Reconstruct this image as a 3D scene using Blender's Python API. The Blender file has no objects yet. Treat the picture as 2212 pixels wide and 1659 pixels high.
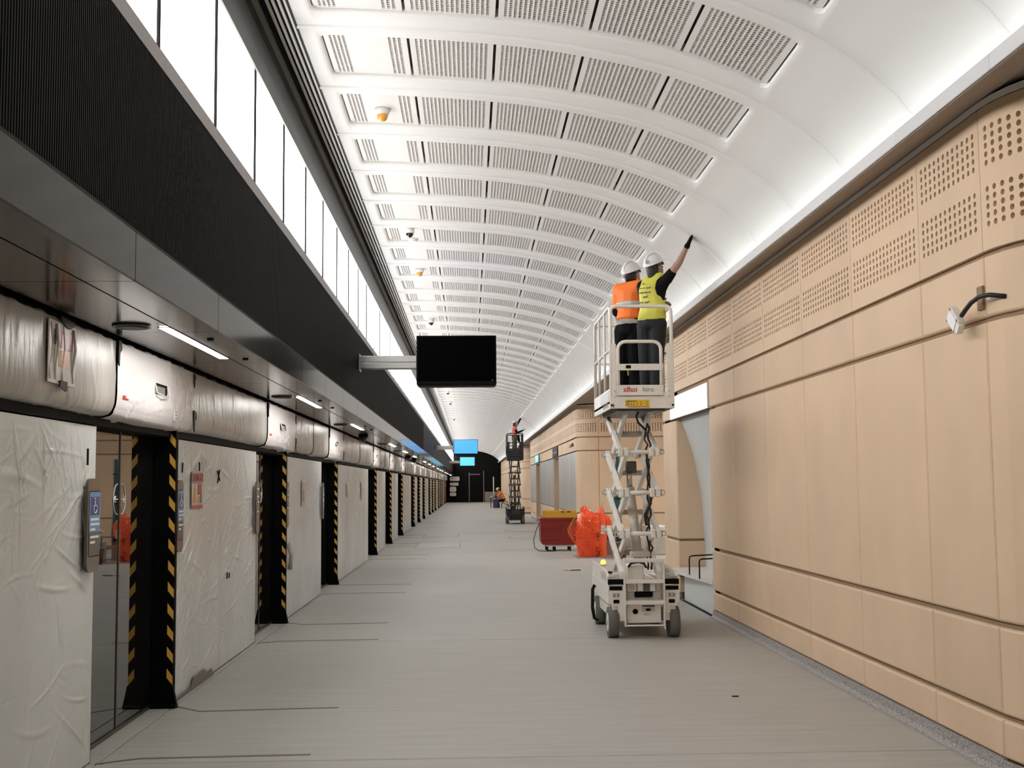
import bpy, bmesh, math, random
from mathutils import Vector, Matrix, Euler
random.seed(7)
PI = math.pi
SC = bpy.context.scene
COL = SC.collection

# ------------------------------------------------------------------ camera, world, exposure
F_PX, CX, CY, EYE = 2600.0, 1106.0, 829.5, 1.66
VP, ROLL = (1015.0, 1048.0), 0.006
_d = Vector(((VP[0]-CX)/F_PX, -(VP[1]-CY)/F_PX, -1)).normalized()
_u = Vector((-ROLL, 1, 0)); _u = (_u - _d*_u.dot(_d)).normalized()
_r = _d.cross(_u)
cam_data = bpy.data.cameras.new('camera'); cam = bpy.data.objects.new('camera', cam_data); COL.objects.link(cam)
cam_data.sensor_width = 36; cam_data.lens = F_PX/2212*36; cam_data.clip_end = 400; cam_data.clip_start = .05
cam.matrix_world = Matrix.Translation((0, 0, EYE)) @ Matrix((_r, _d, _u)).to_4x4()
SC.camera = cam
w = bpy.data.worlds.new('world'); SC.world = w; w.use_nodes = True
w.node_tree.nodes['Background'].inputs[0].default_value = (.5, .5, .5, 1)
w.node_tree.nodes['Background'].inputs[1].default_value = 0.02
SC.view_settings.view_transform = 'Standard'; SC.view_settings.look = 'None'
SC.view_settings.gamma = 1; SC.view_settings.use_curve_mapping = False
SC.view_settings.exposure = 2.83
E_PANEL, E_COVE, E_STRIP, E_SIGN = 1.2, .9, 6.5, .14

# ------------------------------------------------------------------ materials
def mat(name, col, rough=.5, metal=0, spec=.5, emis=None, es=0, vary=0, noise=None, bump=None, ior=1.5, aniso=None, coat=0):
    """noise=(scale, amount, (sx,sy,sz)); bump=(scale, strength, (sx,sy,sz))"""
    m = bpy.data.materials.new(name); m.use_nodes = True
    nt = m.node_tree; b = nt.nodes['Principled BSDF']; L = nt.links.new
    b.inputs['Base Color'].default_value = (*col, 1); b.inputs['Roughness'].default_value = rough
    b.inputs['Metallic'].default_value = metal; b.inputs['IOR'].default_value = ior
    b.inputs['Specular IOR Level'].default_value = spec; b.inputs['Coat Weight'].default_value = coat
    if emis:
        b.inputs['Emission Color'].default_value = (*emis, 1); b.inputs['Emission Strength'].default_value = es
    tc = None
    def coords(sc):
        nonlocal tc
        if tc is None: tc = nt.nodes.new('ShaderNodeNewGeometry')
        mp = nt.nodes.new('ShaderNodeMapping'); mp.inputs['Scale'].default_value = sc
        L(tc.outputs['Position'], mp.inputs['Vector']); return mp.outputs['Vector']
    src = None
    if noise:
        n = nt.nodes.new('ShaderNodeTexNoise'); n.inputs['Scale'].default_value = noise[0]; n.inputs['Detail'].default_value = 4
        L(coords(noise[2]), n.inputs['Vector'])
        r = nt.nodes.new('ShaderNodeMapRange'); r.inputs['From Min'].default_value = .3; r.inputs['From Max'].default_value = .7
        r.inputs['To Min'].default_value = 1-noise[1]; r.inputs['To Max'].default_value = 1+noise[1]
        L(n.outputs['Fac'], r.inputs['Value']); src = r.outputs['Result']
    if vary:
        oi = nt.nodes.new('ShaderNodeObjectInfo')
        r2 = nt.nodes.new('ShaderNodeMapRange'); r2.inputs['To Min'].default_value = 1-vary; r2.inputs['To Max'].default_value = 1+vary
        L(oi.outputs['Random'], r2.inputs['Value'])
        if src:
            mm = nt.nodes.new('ShaderNodeMath'); mm.operation = 'MULTIPLY'; L(src, mm.inputs[0]); L(r2.outputs['Result'], mm.inputs[1]); src = mm.outputs[0]
        else: src = r2.outputs['Result']
    if src:
        vm = nt.nodes.new('ShaderNodeVectorMath'); vm.operation = 'SCALE'; vm.inputs[0].default_value = col
        L(src, vm.inputs['Scale']); L(vm.outputs['Vector'], b.inputs['Base Color'])
    if bump:
        n = nt.nodes.new('ShaderNodeTexNoise'); n.inputs['Scale'].default_value = bump[0]; n.inputs['Detail'].default_value = 5
        L(coords(bump[2]), n.inputs['Vector'])
        bp = nt.nodes.new('ShaderNodeBump'); bp.inputs['Strength'].default_value = bump[1]; bp.inputs['Distance'].default_value = .01
        L(n.outputs['Fac'], bp.inputs['Height']); L(bp.outputs['Normal'], b.inputs['Normal'])
    return m
M = {}
def D(k, *a, **kw): M[k] = mat(k, *a, **kw)
D('floor', (.405, .395, .365), .55, noise=(1.0, .07, (1.2, 14, 1)), bump=(60, .08, (.5, 4, 1)))
D('joint', (.04, .038, .035), .8)
D('inlay', (.16, .145, .135), .5)
D('granite', (.33, .31, .295), .6, noise=(70, .5, (1, 1, 1)))
D('vault', (.80, .80, .785), .45)
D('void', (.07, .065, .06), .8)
D('mesh_shaded', (.60, .58, .555), .6)  # greyer copy of mesh: shade between the bars put into the cross-bar colour
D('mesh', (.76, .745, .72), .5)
D('black', (.0016, .0016, .0016), .5, spec=.12)
D('black_rough', (.0035, .0035, .0035), .7, spec=.15)
D('rib', (.0032, .0032, .003), .5, spec=.07, noise=(.5, .25, (1, 1, .6)))
D('bulkhead', (.0045, .0045, .0042), .3, spec=.2)
D('trim', (.25, .235, .235), .4, metal=.5)
D('light', (.9, .9, .9), .4, emis=(1, .975, .965), es=E_PANEL)
D('cove', (.9, .9, .9), .4, emis=(.98, 1, .96), es=E_COVE)
D('strip', (.9, .9, .9), .4, emis=(1, .98, .93), es=E_STRIP)
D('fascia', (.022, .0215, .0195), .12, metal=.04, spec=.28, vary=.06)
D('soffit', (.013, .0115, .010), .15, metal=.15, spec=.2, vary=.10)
D('lip', (.62, .62, .63), .5, vary=.03)
D('cladding', (.70, .515, .345), .62, vary=.045, noise=(1.6, .05, (1, 1, .7)), bump=(120, .05, (1, 1, .2)))
D('groove', (.30, .205, .125), .8)
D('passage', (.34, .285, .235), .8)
D('steel', (.66, .63, .60), .32, metal=.55, noise=(2.0, .42, (1, 2.2, .03)))
D('film', (.62, .65, .65), .24, noise=(.9, .10, (1, 1, .5)), bump=(5, .35, (1, 2.2, .8)))
D('film_white', (.80, .775, .78), .33, bump=(7, .5, (1, 1, 2.6)))
D('film_grey', (.46, .44, .41), .30, noise=(2, .16, (1, 3, .6)), bump=(9, .5, (1, 3, .7)))
D('glass', (.010, .009, .008), .015, ior=2.5)
D('frame', (.05, .046, .04), .3, metal=.5)
D('pad', (.0014, .0014, .0014), .6, spec=.07)
D('hazard', (.72, .40, .06), .5)
D('post', (.13, .105, .08), .2, metal=.3)
D('sign_blue', (.13, .28, .50), .4)
D('sign_navy', (.03, .06, .22), .4)
D('sign_dark', (.09, .09, .085), .4)
D('white', (.80, .80, .80), .45)
D('offwhite', (.80, .765, .70), .42, noise=(6, .06, (1, 1, 1)))
D('offwhite_dirty', (.50, .46, .40), .5, noise=(8, .15, (1, 1, 1)))
D('niche', (.62, .65, .64), .4)
D('slab', (.72, .70, .67), .35, noise=(5, .07, (1, 1, 1)))
D('fill_lamp', (.9, .9, .9), .4, emis=(1, .97, .92), es=9.0)
D('signbox', (.85, .85, .88), .4, emis=(.93, .94, 1), es=E_SIGN)
D('rubber', (.13, .125, .105), .8)
D('rubber_black', (.006, .006, .006), .6, spec=.2)
D('steel_dark', (.10, .095, .085), .4, metal=.6)
D('chrome', (.55, .55, .52), .25, metal=.9)
D('yellow', (.75, .50, .03), .5)
D('yellow_tray', (.62, .34, .03), .5)
D('red_paint', (.20, .011, .006), .4)
D('red', (.55, .03, .03), .5)
D('red_text', (.55, .06, .04), .5)
D('grey_text', (.22, .21, .20), .5)
D('amber', (.9, .55, .1), .3, emis=(1, .55, .10), es=.22)
D('orange_net', (.95, .13, .03), .25, bump=(40, .9, (1, 1, 1)))
D('orange_sheet', (.95, .10, .025), .16, bump=(14, 1.0, (1, 1, .35)))
D('skin', (.36, .20, .14), .5)
D('skin_pale', (.45, .27, .19), .5)
D('hair', (.018, .010, .007), .5)
D('vest_yellow', (.66, .64, .09), .6, bump=(25, .4, (1, 1, .5)))
D('vest_orange', (.95, .20, .02), .6, bump=(25, .4, (1, 1, .5)))
D('orange_far', (.90, .24, .03), .6)
D('salmon', (.62, .13, .08), .6)
D('cloth_black', (.0035, .0035, .004), .8, spec=.15)
D('cloth_denim', (.008, .009, .012), .75, bump=(30, .5, (1, 1, .6)))
D('cloth_olive', (.075, .066, .048), .8)
D('reflect', (.56, .54, .52), .4)
D('helmet', (.80, .78, .79), .3)
D('helmet_yellow', (.75, .58, .20), .35)
D('lens', (.02, .012, .01), .1)
D('dark_lift', (.007, .0065, .011), .45)
D('dark_arm', (.105, .09, .085), .5)
D('olive', (.05, .055, .03), .5)
D('cable', (.009, .0065, .005), .5)
D('screen_off', (.0004, .0004, .0004), .4, spec=.02)
D('screen_blue', (.05, .2, .5), .3, emis=(.055, .36, .80), es=.15)
D('screen_cyan', (.05, .3, .5), .3, emis=(.13, .56, .80), es=.15)
D('screen_back', (.05, .15, .5), .3, emis=(.10, .26, 1.0), es=.28)
D('alu', (.36, .355, .34), .35, metal=.6)
D('brown', (.09, .04, .033), .6)
D('mauve', (.27, .19, .175), .7)
D('teal', (.012, .07, .075), .6)
D('purple', (.05, .035, .10), .6)
D('poster_red', (.42, .04, .035), .4)
D('poster_orange', (.66, .28, .05), .4)
D('poster_white', (.62, .58, .53), .4)
D('sleeve_glint', (.9, .9, .88), .4)
D('black_tape', (.007, .006, .005), .5, spec=.2)
D('danger_pink', (.50, .30, .25), .5)
D('danger_red', (.42, .09, .07), .5)
D('detector', (.78, .77, .74), .4)
D('detector_amber', (.75, .36, .08), .3)
D('cardboard', (.42, .27, .16), .7)
D('timber_door', (.01, .009, .009), .5)

# ------------------------------------------------------------------ mesh builder
class MB:
    def __init__(s): s.bm = bmesh.new(); s.mats = []
    def mi(s, m):
        m = M[m] if isinstance(m, str) else m
        if m not in s.mats: s.mats.append(m)
        return s.mats.index(m)
    def poly(s, pts, m):
        f = s.bm.faces.new([s.bm.verts.new(p) for p in pts]); f.material_index = s.mi(m); return f
    def box(s, x0, x1, y0, y1, z0, z1, m, bev=0):
        return s.xbox(Matrix.Translation(((x0+x1)/2, (y0+y1)/2, (z0+z1)/2)), (abs(x1-x0), abs(y1-y0), abs(z1-z0)), m, bev)
    def xbox(s, mtx, size, m, bev=0):
        t = bmesh.new(); bmesh.ops.create_cube(t, size=1, matrix=Matrix.Diagonal((*size, 1)))
        if bev > 0: bmesh.ops.bevel(t, geom=t.edges[:], offset=min(bev, .45*min(size)), segments=1 if bev < .012 else 2, profile=.6, affect='EDGES')
        s.merge(t, mtx, m)
    def merge(s, t, mtx, m, smooth=False):
        i = s.mi(m); vm = {}
        for v in t.verts: vm[v] = s.bm.verts.new(mtx @ v.co)
        for f in t.faces:
            try: nf = s.bm.faces.new([vm[v] for v in f.verts]); nf.material_index = i; nf.smooth = smooth
            except ValueError: pass
        t.free()
    def bar(s, p0, p1, wd, ht, m, up=(0, 0, 1), bev=0):
        p0, p1 = Vector(p0), Vector(p1); d = (p1-p0); L = d.length; d.normalize(); up = Vector(up)
        if abs(d.dot(up)) > .99: up = Vector((0, 1, 0))
        sx = d.cross(up).normalized(); uz = sx.cross(d)
        s.xbox(Matrix.Translation((p0+p1)/2) @ Matrix((sx, d, uz)).transposed().to_4x4(), (wd, L, ht), m, bev)
    def cyl(s, p0, p1, r, m, n=12, r2=None):
        p0, p1 = Vector(p0), Vector(p1); t = bmesh.new()
        bmesh.ops.create_cone(t, cap_ends=True, segments=n, radius1=r, radius2=r if r2 is None else r2, depth=(p1-p0).length)
        q = Vector((0, 0, 1)).rotation_difference((p1-p0).normalized())
        i = s.mi(m); mtx = Matrix.Translation((p0+p1)/2) @ q.to_matrix().to_4x4(); vm = {v: s.bm.verts.new(mtx @ v.co) for v in t.verts}
        for f in t.faces:
            nf = s.bm.faces.new([vm[v] for v in f.verts]); nf.material_index = i; nf.smooth = len(f.verts) == 4
        t.free()
    def sph(s, c, r, m, sub=2):
        t = bmesh.new(); bmesh.ops.create_icosphere(t, subdivisions=sub, radius=1)
        r = (r, r, r) if not hasattr(r, '__len__') else r
        s.merge(t, Matrix.Translation(c) @ Matrix.Diagonal((*r, 1)), m, True)
    def tube(s, pts, r, m, n=8, closed=False, sq=False):
        pts = [Vector(p) for p in pts]; N = len(pts); i = s.mi(m); rings = []; nrm = None
        for k in range(N):
            a = pts[k-1] if (k or closed) else pts[k]; b = pts[(k+1) % N] if (k < N-1 or closed) else pts[k]
            d = (b-a).normalized()
            if nrm is None: nrm = d.orthogonal().normalized() if abs(d.z) > .9 or not sq else d.cross(Vector((0, 0, 1))).normalized()
            nrm = (nrm - d*nrm.dot(d)).normalized(); bi = d.cross(nrm)
            rr = r[k] if hasattr(r, '__len__') else r
            rings.append([s.bm.verts.new(pts[k] + (nrm*math.cos(2*PI*j/n) + bi*math.sin(2*PI*j/n))*rr) for j in range(n)])
        for k in range(N if closed else N-1):
            A, B = rings[k], rings[(k+1) % N]
            for j in range(n):
                f = s.bm.faces.new((A[j], A[(j+1) % n], B[(j+1) % n], B[j])); f.material_index = i; f.smooth = n > 4
        if not closed:
            for R_ in (rings[0][::-1], rings[-1]): f = s.bm.faces.new(R_); f.material_index = i
    def prism(s, pts2, axis, a0, a1, m):
        """extrude a 2-D outline along axis 'x','y' or 'z'"""
        def P(p, a): return {'x': (a, p[0], p[1]), 'y': (p[0], a, p[1]), 'z': (p[0], p[1], a)}[axis]
        i = s.mi(m); A = [s.bm.verts.new(P(p, a0)) for p in pts2]; B = [s.bm.verts.new(P(p, a1)) for p in pts2]; n = len(pts2)
        for k in range(n): s.bm.faces.new((A[k], A[(k+1) % n], B[(k+1) % n], B[k])).material_index = i
        s.bm.faces.new(A[::-1]).material_index = i; s.bm.faces.new(B).material_index = i
    def grid(s, fn, nu, nv, m, smooth=True):
        i = s.mi(m); g = [[s.bm.verts.new(fn(a/nu, b/nv)) for b in range(nv+1)] for a in range(nu+1)]
        for a in range(nu):
            for b in range(nv):
                f = s.bm.faces.new((g[a][b], g[a+1][b], g[a+1][b+1], g[a][b+1])); f.material_index = i; f.smooth = smooth
        return g
    def mesh(s, name, fix=True):
        if fix: bmesh.ops.recalc_face_normals(s.bm, faces=s.bm.faces[:])
        me = bpy.data.meshes.new(name); s.bm.to_mesh(me); s.bm.free()
        for m in s.mats: me.materials.append(m)
        return me
    def obj(s, name, parent=None, label=None, cat=None, group=None, kind=None, fix=True):
        return link(name, s.mesh(name, fix), parent, None, label, cat, group, kind)
def link(name, me, parent=None, mtx=None, label=None, cat=None, group=None, kind=None):
    o = bpy.data.objects.new(name, me); COL.objects.link(o)
    if parent: o.parent = parent
    if mtx is not None: o.matrix_basis = mtx
    return tag(o, label, cat, group, kind)
def tag(o, label=None, cat=None, group=None, kind=None):
    for k, v in (('label', label), ('category', cat), ('group', group), ('kind', kind)):
        if v: o[k] = v
    return o
def empty(name, loc=(0, 0, 0), label=None, cat=None, group=None, kind=None):
    o = bpy.data.objects.new(name, None); COL.objects.link(o); o.location = loc; o.empty_display_size = .1
    return tag(o, label, cat, group, kind)
def T(x, y, z, rz=0): return Matrix.Translation((x, y, z)) @ Matrix.Rotation(rz, 4, 'Z')
def at0(parent):   # children given in world coordinates under a moved parent
    return Matrix.Translation(-Vector(parent.location))
def copy_tree(o, parent=None):
    c = o.copy(); COL.objects.link(c)
    if parent: c.parent = parent
    for ch in list(o.children): copy_tree(ch, c)
    return c
ORD = ['nearest', 'second', 'third', 'fourth', 'fifth', 'sixth', 'seventh', 'eighth', 'ninth', 'tenth', 'eleventh', 'twelfth', 'thirteenth', 'fourteenth', 'fifteenth', 'sixteenth', 'seventeenth', 'eighteenth']
def nth(i): return 'nearest' if i == 0 else ORD[i] + ' nearest'
def text(name, body, size, mtx, m, parent, ext=.0015, align='LEFT', bold=0):
    c = bpy.data.curves.new(name, 'FONT'); c.body = body; c.size = size; c.extrude = ext; c.align_x = align; c.offset = bold
    c.resolution_u = 3
    t = bpy.data.objects.new(name, c); COL.objects.link(t)
    me = bpy.data.meshes.new_from_object(t.evaluated_get(bpy.context.evaluated_depsgraph_get()))
    bpy.data.objects.remove(t); me.materials.clear(); me.materials.append(M[m])
    return link(name, me, parent, mtx)
Y0, Y1 = -4.0, 118.0
XL, XG, XR = -2.31, -2.43, 3.02     # film face, door glass, right cladding face

# ------------------------------------------------------------------ floor
floor = empty('floor', kind='structure')
fj = [Y0, 1.9, 7.52, 13.15, 18.76, 24.4, 30.0, 35.6, 41.2, 46.8, 52.4, 58, 63.6, 69.2, 74.8, 80.4, 86, 91.6, 97.2, 102.8, 108.4, 114, Y1]
b = MB(); b.box(-2.6, 9, Y0, Y1, -.12, -.02, 'joint'); b.obj('screed', floor)
for a, c in zip(fj, fj[1:]):
    b = MB(); b.box(-2.262, 3.0, a+.007, c-.007, -.03, 0, 'floor', .003); b.obj('floor_slab', floor)
    b = MB(); b.box(-2.6, -2.270, a+.004, c-.004, -.03, 0, 'floor', .003); b.obj('edge_slab', floor)
for a, c in ((Y0, 1.9), (1.9, 7.0), (17.5, 23), (23, 28.6), (28.6, 34.6), (58, 63.6), (63.6, 70.5)):
    b = MB(); b.box(3.004, 9, a+.004, c-.004, -.03, 0, 'floor', .003); b.obj('floor_slab', floor)
PADS = [9.4, 15.0, 20.75, 29.4, 35.0, 40.75, 49.4, 55.0, 60.75, 69.4, 75, 80.75, 89.4, 95, 100.75, 109.4, 115]
DW = 1.86
for k, p in enumerate(PADS[:8]):     # chevron door inlays let into the floor
    for pts in ([(-2.27, p-DW-.02), (-2.04, p-DW+.11), (-1.0, p-DW+.145)], [(-2.25, p+.03), (-2.02, p-.20), (-1.0, p-.125)]):
        b = MB(); i = b.mi('inlay'); wd = .016
        L_ = [(x, y-wd, .0035) for x, y in pts] + [(x, y+wd, .0035) for x, y in pts[::-1]]
        b.prism([(q[0], q[1]) for q in L_], 'z', -.005, .0035, 'inlay'); b.obj('inlay_strip', floor)

# ------------------------------------------------------------------ vaulted ceiling
CTRL = [(-1.285, 5.124), (-.842, 5.113), (-.402, 5.092), (.03, 5.064), (.465, 5.023), (.89, 4.957), (1.30, 4.870), (1.58, 4.795), (1.826, 4.706), (2.035, 4.622), (2.221, 4.531), (2.36, 4.448),
        (2.483, 4.356), (2.588, 4.278), (2.682, 4.196), (2.775, 4.10), (2.857, 3.995), (2.92, 3.895)]
def spline(P, n=12):
    out = []
    for k in range(len(P)-1):
        p0 = Vector(P[max(k-1, 0)]); p1 = Vector(P[k]); p2 = Vector(P[k+1]); p3 = Vector(P[min(k+2, len(P)-1)])
        for j in range(n):
            t = j/n; out.append(.5*((2*p1)+(p2-p0)*t+(2*p0-5*p1+4*p2-p3)*t*t+(3*p1-p0-3*p2+p3)*t**3))
    return out+[Vector(P[-1])]
ARC = spline(CTRL)
for _ in range(3): ARC = [ARC[0]] + [(ARC[i-1]+ARC[i]*2+ARC[i+1])/4 for i in range(1, len(ARC)-1)] + [ARC[-1]]
CUM = [0]
for p, q in zip(ARC, ARC[1:]): CUM.append(CUM[-1]+(q-p).length)
def arc(s):
    for k in range(len(CUM)-1):
        if s <= CUM[k+1] or k == len(CUM)-2:
            t = (s-CUM[k])/(CUM[k+1]-CUM[k]); p = ARC[k].lerp(ARC[k+1], t); a = ARC[max(k-2, 0)]; c = ARC[min(k+3, len(ARC)-1)]
            d = (c-a).normalized(); return p, Vector((-d.y, d.x))   # point, upward normal
def s_of_x(x):
    for k in range(len(ARC)-1):
        if ARC[k+1].x >= x: return CUM[k]+(x-ARC[k].x)/(ARC[k+1].x-ARC[k].x)*(CUM[k+1]-CUM[k])
    return CUM[-1]
def AP(s, y, n=0):
    p, nn = arc(s); return Vector((p.x+nn.x*n, y, p.y+nn.y*n))
PITCH = 1.395
SB = [s_of_x(x) for x in (-1.140, -.464, .213, .896, 1.565, 2.20)]
C0, C1, CR = .19, 1.14, .075
def vault_mesh():
    b = MB(); S0, S1 = SB[0], SB[-1]; i = b.mi('vault')
    cs = [0, .05, .1]; cor = [CR*(1-math.cos(a*PI/8)) for a in range(5)]
    left = [S0*k/4 for k in range(5)]
    mid = [S0+c for c in cor] + [S0+CR+(S1-S0-2*CR)*k/26 for k in range(1, 26)] + [S1-c for c in cor[::-1]]
    right = [S1+(CUM[-1]-S1)*k/22 for k in range(23)]
    def tlow(s):
        e = min(s-S0, S1-s)
        return C0 + (CR-math.sqrt(max(0, CR*CR-(CR-e)**2)) if e < CR else 0)
    ridge = [(0, .05), (.006, .008), (.012, -.002), (.028, -.013), (.052, -.010), (.075, 0)]
    def strip(ss, fa, fb):   # columns of verts from t=ridge .. fa
        prev = None
        for s in ss:
            cur = [b.bm.verts.new(AP(s, t, n)) for t, n in [(q[0], q[1]) for q in ridge]+[(fa(s), 0)]]
            up = [b.bm.verts.new(AP(s, t, n)) for t, n in [(fb(s), 0), (PITCH-.012, 0), (PITCH-.005, .006), (PITCH, .05)]]
            if prev:
                for A, B in ((prev[0], cur), (prev[1], up)):
                    for k in range(len(A)-1):
                        f = b.bm.faces.new((A[k], A[k+1], B[k+1], B[k])); f.material_index = i; f.smooth = True
            prev = (cur, up)
    full = lambda s: C0+CR
    fullu = lambda s: C1-CR
    def solid(ss):
        prev = None
        for s in ss:
            cur = [b.bm.verts.new(AP(s, t, n)) for t, n in ridge+[(C0+CR, 0), (C1-CR, 0), (PITCH-.012, 0), (PITCH-.005, .006), (PITCH, .05)]]
            if prev:
                for k in range(len(cur)-1):
                    f = b.bm.faces.new((prev[k], prev[k+1], cur[k+1], cur[k])); f.material_index = i; f.smooth = True
            prev = cur
    solid(left); solid(right)
    strip(mid, tlow, lambda s: C0+C1-tlow(s))
    # rim of the coffer: chamfer then wall, and the dark tray above
    loop = [(s, tlow(s)) for s in mid] + [(s, C0+C1-tlow(s)) for s in mid[::-1]]
    cs_, ct = (S0+S1)/2, (C0+C1)/2
    def inset(q, d):
        return (q[0]+(d if q[0] < cs_ else -d)*(1 if abs(q[0]-cs_) > (S1-S0)/2-CR else 0), q[1]+(d if q[1] < ct else -d)*(1 if abs(q[1]-ct) > (C1-C0)/2-CR else 0))
    rings = []
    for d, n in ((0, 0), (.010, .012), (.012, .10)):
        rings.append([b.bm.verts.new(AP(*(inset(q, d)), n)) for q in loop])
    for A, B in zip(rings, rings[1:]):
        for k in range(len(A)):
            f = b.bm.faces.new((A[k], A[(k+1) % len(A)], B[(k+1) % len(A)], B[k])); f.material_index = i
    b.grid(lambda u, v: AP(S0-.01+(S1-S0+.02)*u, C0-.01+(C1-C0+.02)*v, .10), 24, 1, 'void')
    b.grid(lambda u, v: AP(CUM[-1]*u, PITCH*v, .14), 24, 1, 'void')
    bmesh.ops.remove_doubles(b.bm, verts=b.bm.verts[:], dist=.0002)
    return b.mesh('vault_panel')
def coffer_mesh(j):
    b = MB(); a, c = SB[j]+(.02 if j == 0 else .011), SB[j+1]-(.022 if j == 4 else .011); y0, y1 = C0+.014, C1-.014; n0 = .030
    blank = None
    if j == 0: blank = (a+.205, a+.455)
    spans = [(a, c)] if not blank else [(a, blank[0]), (blank[1], c)]
    def slatbox(s0, s1, ya, yb, h, seg, n0=.030, mm='mesh'):
        for k in range(seg):
            u0, u1 = s0+(s1-s0)*k/seg, s0+(s1-s0)*(k+1)/seg
            P = [AP(u0, ya, n0), AP(u1, ya, n0), AP(u1, yb, n0), AP(u0, yb, n0)]; Q = [AP(u0, ya, n0+h), AP(u1, ya, n0+h), AP(u1, yb, n0+h), AP(u0, yb, n0+h)]
            b.poly(P, mm); b.poly([P[0], P[1], Q[1], Q[0]], mm); b.poly([P[2], P[3], Q[3], Q[2]], mm)
            if k == 0: b.poly([P[0], P[3], Q[3], Q[0]], mm)
            if k == seg-1: b.poly([P[1], P[2], Q[2], Q[1]], mm)
    for s0, s1 in spans:
        n = max(3, round((s1-s0)/.036)); 
        for k in range(n+1):
            s = s0+(s1-s0)*k/n; wd = .0075 if 0 < k < n else .016
            s = min(max(s, s0+wd), s1-wd); slatbox(s-wd, s+wd, y0, y1, .018, 1)
        m_ = 25
        for k in range(m_+1):
            y = y0+(y1-y0)*k/m_; wd = .006 if 0 < k < m_ else .012
            y = min(max(y, y0+wd), y1-wd)
            g = .004
            slatbox(s0, s1, y-wd, y+wd, .012, 3, .034 if 0 < k < m_ else .03, 'mesh_shaded' if 0 < k < m_ else 'mesh')
    if blank: slatbox(blank[0], blank[1], y0, y1, .02, 3)
    return b.mesh('mesh_panel')
ceiling = empty('ceiling', kind='structure')
vm_ = vault_mesh(); cms = [coffer_mesh(j) for j in range(5)]
RIB0 = 8.85-PITCH*9
NR = int((Y1-RIB0)/PITCH)+1
for k in range(NR):
    o = link('vault_panel', vm_, ceiling, T(0, RIB0+PITCH*k, 0))
    for j in range(5): link('mesh_panel', cms[j], o)
# grille of slats and black bulkhead along the light wall
b = MB(); b.grid(lambda u, v: [Vector((-1.605, 0, 4.815)), Vector((-1.502, 0, 4.615)), Vector((-1.490, 0, 4.615)), Vector((-1.492, 0, 4.76)), Vector((-1.505, 0, 4.95)), Vector((-1.53, 0, 5.10)), Vector((-1.50, 0, 5.125))][round(u*6)] + Vector((0, Y0+(Y1-Y0)*v, 0)), 6, 1, 'bulkhead', False)
b.obj('bulkhead', ceiling)
b = MB(); b.box(-1.56, -1.27, Y0, Y1, 5.22, 5.26, 'black'); b.obj('grille_tray', ceiling)
for k in range(5):
    x = -1.478+k*.043
    b = MB(); b.box(x-.010, x+.010, Y0, Y1, 5.120, 5.145, 'vault' if k else 'rib', .002); b.obj('grille_slat', ceiling)
b = MB(); b.box(-1.297, -1.279, Y0, Y1, 5.119, 5.23, 'black'); b.obj('edge_trim', ceiling)
# cove lip on the right, its joints at every rib, and the cove lamp hidden in it
b = MB()
lipm = MB(); lipm.box(2.735, 2.75, .002, PITCH-.002, 3.806, 3.896, 'lip', .003); lipm.prism([(2.75, 3.808), (2.95, 3.880), (2.95, 3.89), (2.75, 3.82)], 'y', .002, PITCH-.002, 'lip'); lipm = lipm.mesh('cove_lip')
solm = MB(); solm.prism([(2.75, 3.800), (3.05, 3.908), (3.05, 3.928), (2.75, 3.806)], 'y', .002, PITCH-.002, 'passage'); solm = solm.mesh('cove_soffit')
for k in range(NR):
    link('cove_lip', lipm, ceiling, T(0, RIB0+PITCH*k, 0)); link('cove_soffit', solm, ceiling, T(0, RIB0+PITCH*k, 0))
b = MB()
for k in range(0, NR, 4):
    y = RIB0+PITCH*k; b.box(2.757, 2.785, y, y+PITCH*4-.01, 3.836, 3.842, 'cove')
b.obj('cove_lamp', ceiling, label='white cove lamp')
b = MB(); b.box(3.05, 9, Y0, Y1, 3.925, 3.96, 'passage'); b.obj('passage_ceiling', ceiling)

# ------------------------------------------------------------------ left wall above the doors
wall_left = empty('wall_left', kind='structure')
LP = 1.377; LB = 6.03-LP*8
lm = MB(); lm.box(-1.60, -1.58, .005, LP-.005, 3.87, 4.80, 'light', .002); lm = lm.mesh('light_panel')
for k in range(int((Y1-LB)/LP)+1): link('light_panel', lm, wall_left, T(0, LB+LP*k, 0))
b = MB(); b.box(-1.66, -1.625, Y0, Y1, 2.8, 5.2, 'black'); b.obj('backing', wall_left)
mu = MB(); mu.box(-1.582, -1.568, -.017, .017, 3.88, 4.80, 'black_rough'); mu = mu.mesh('light_mullion')
for k in range(int((Y1-LB)/LP)+1): link('light_mullion', mu, wall_left, T(0, LB+LP*k, 0))
b = MB(); b.prism([(-1.552, 3.786), (-1.557, 3.880), (-1.60, 3.885), (-1.60, 3.786)], 'y', Y0, Y1, 'trim'); b.obj('trim_rail', wall_left)
b = MB(); b.box(-1.575, -1.566, Y0, Y1, 3.885, 3.896, 'black'); b.obj('shadow_gap', wall_left)
RP = 2.8
def rib_mesh(ribs):
    b = MB()
    if ribs:
        pts = []; n = int(RP/.025)
        for k in range(n):
            y = k*RP/n; w_ = RP/n
            pts += [(y+.001, -1.566), (y+w_*.22, -1.556), (y+w_*.62, -1.556), (y+w_*.84, -1.566)]
        i = b.mi('rib'); A = [b.bm.verts.new((x, y, 2.862)) for y, x in pts]; B = [b.bm.verts.new((x, y, 3.782)) for y, x in pts]
        for k in range(len(pts)-1): b.bm.faces.new((A[k], A[k+1], B[k+1], B[k])).material_index = i
        b.grid(lambda u, v: Vector((-1.568+.01*0-.03*v, .001+(RP-.002)*u, 2.862)), 1, 1, 'rib', False)
    b.box(-1.60, -1.567 if ribs else -1.558, .001, RP-.001, 2.862, 3.782, 'rib')
    return b.mesh('ribbed_panel')
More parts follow.
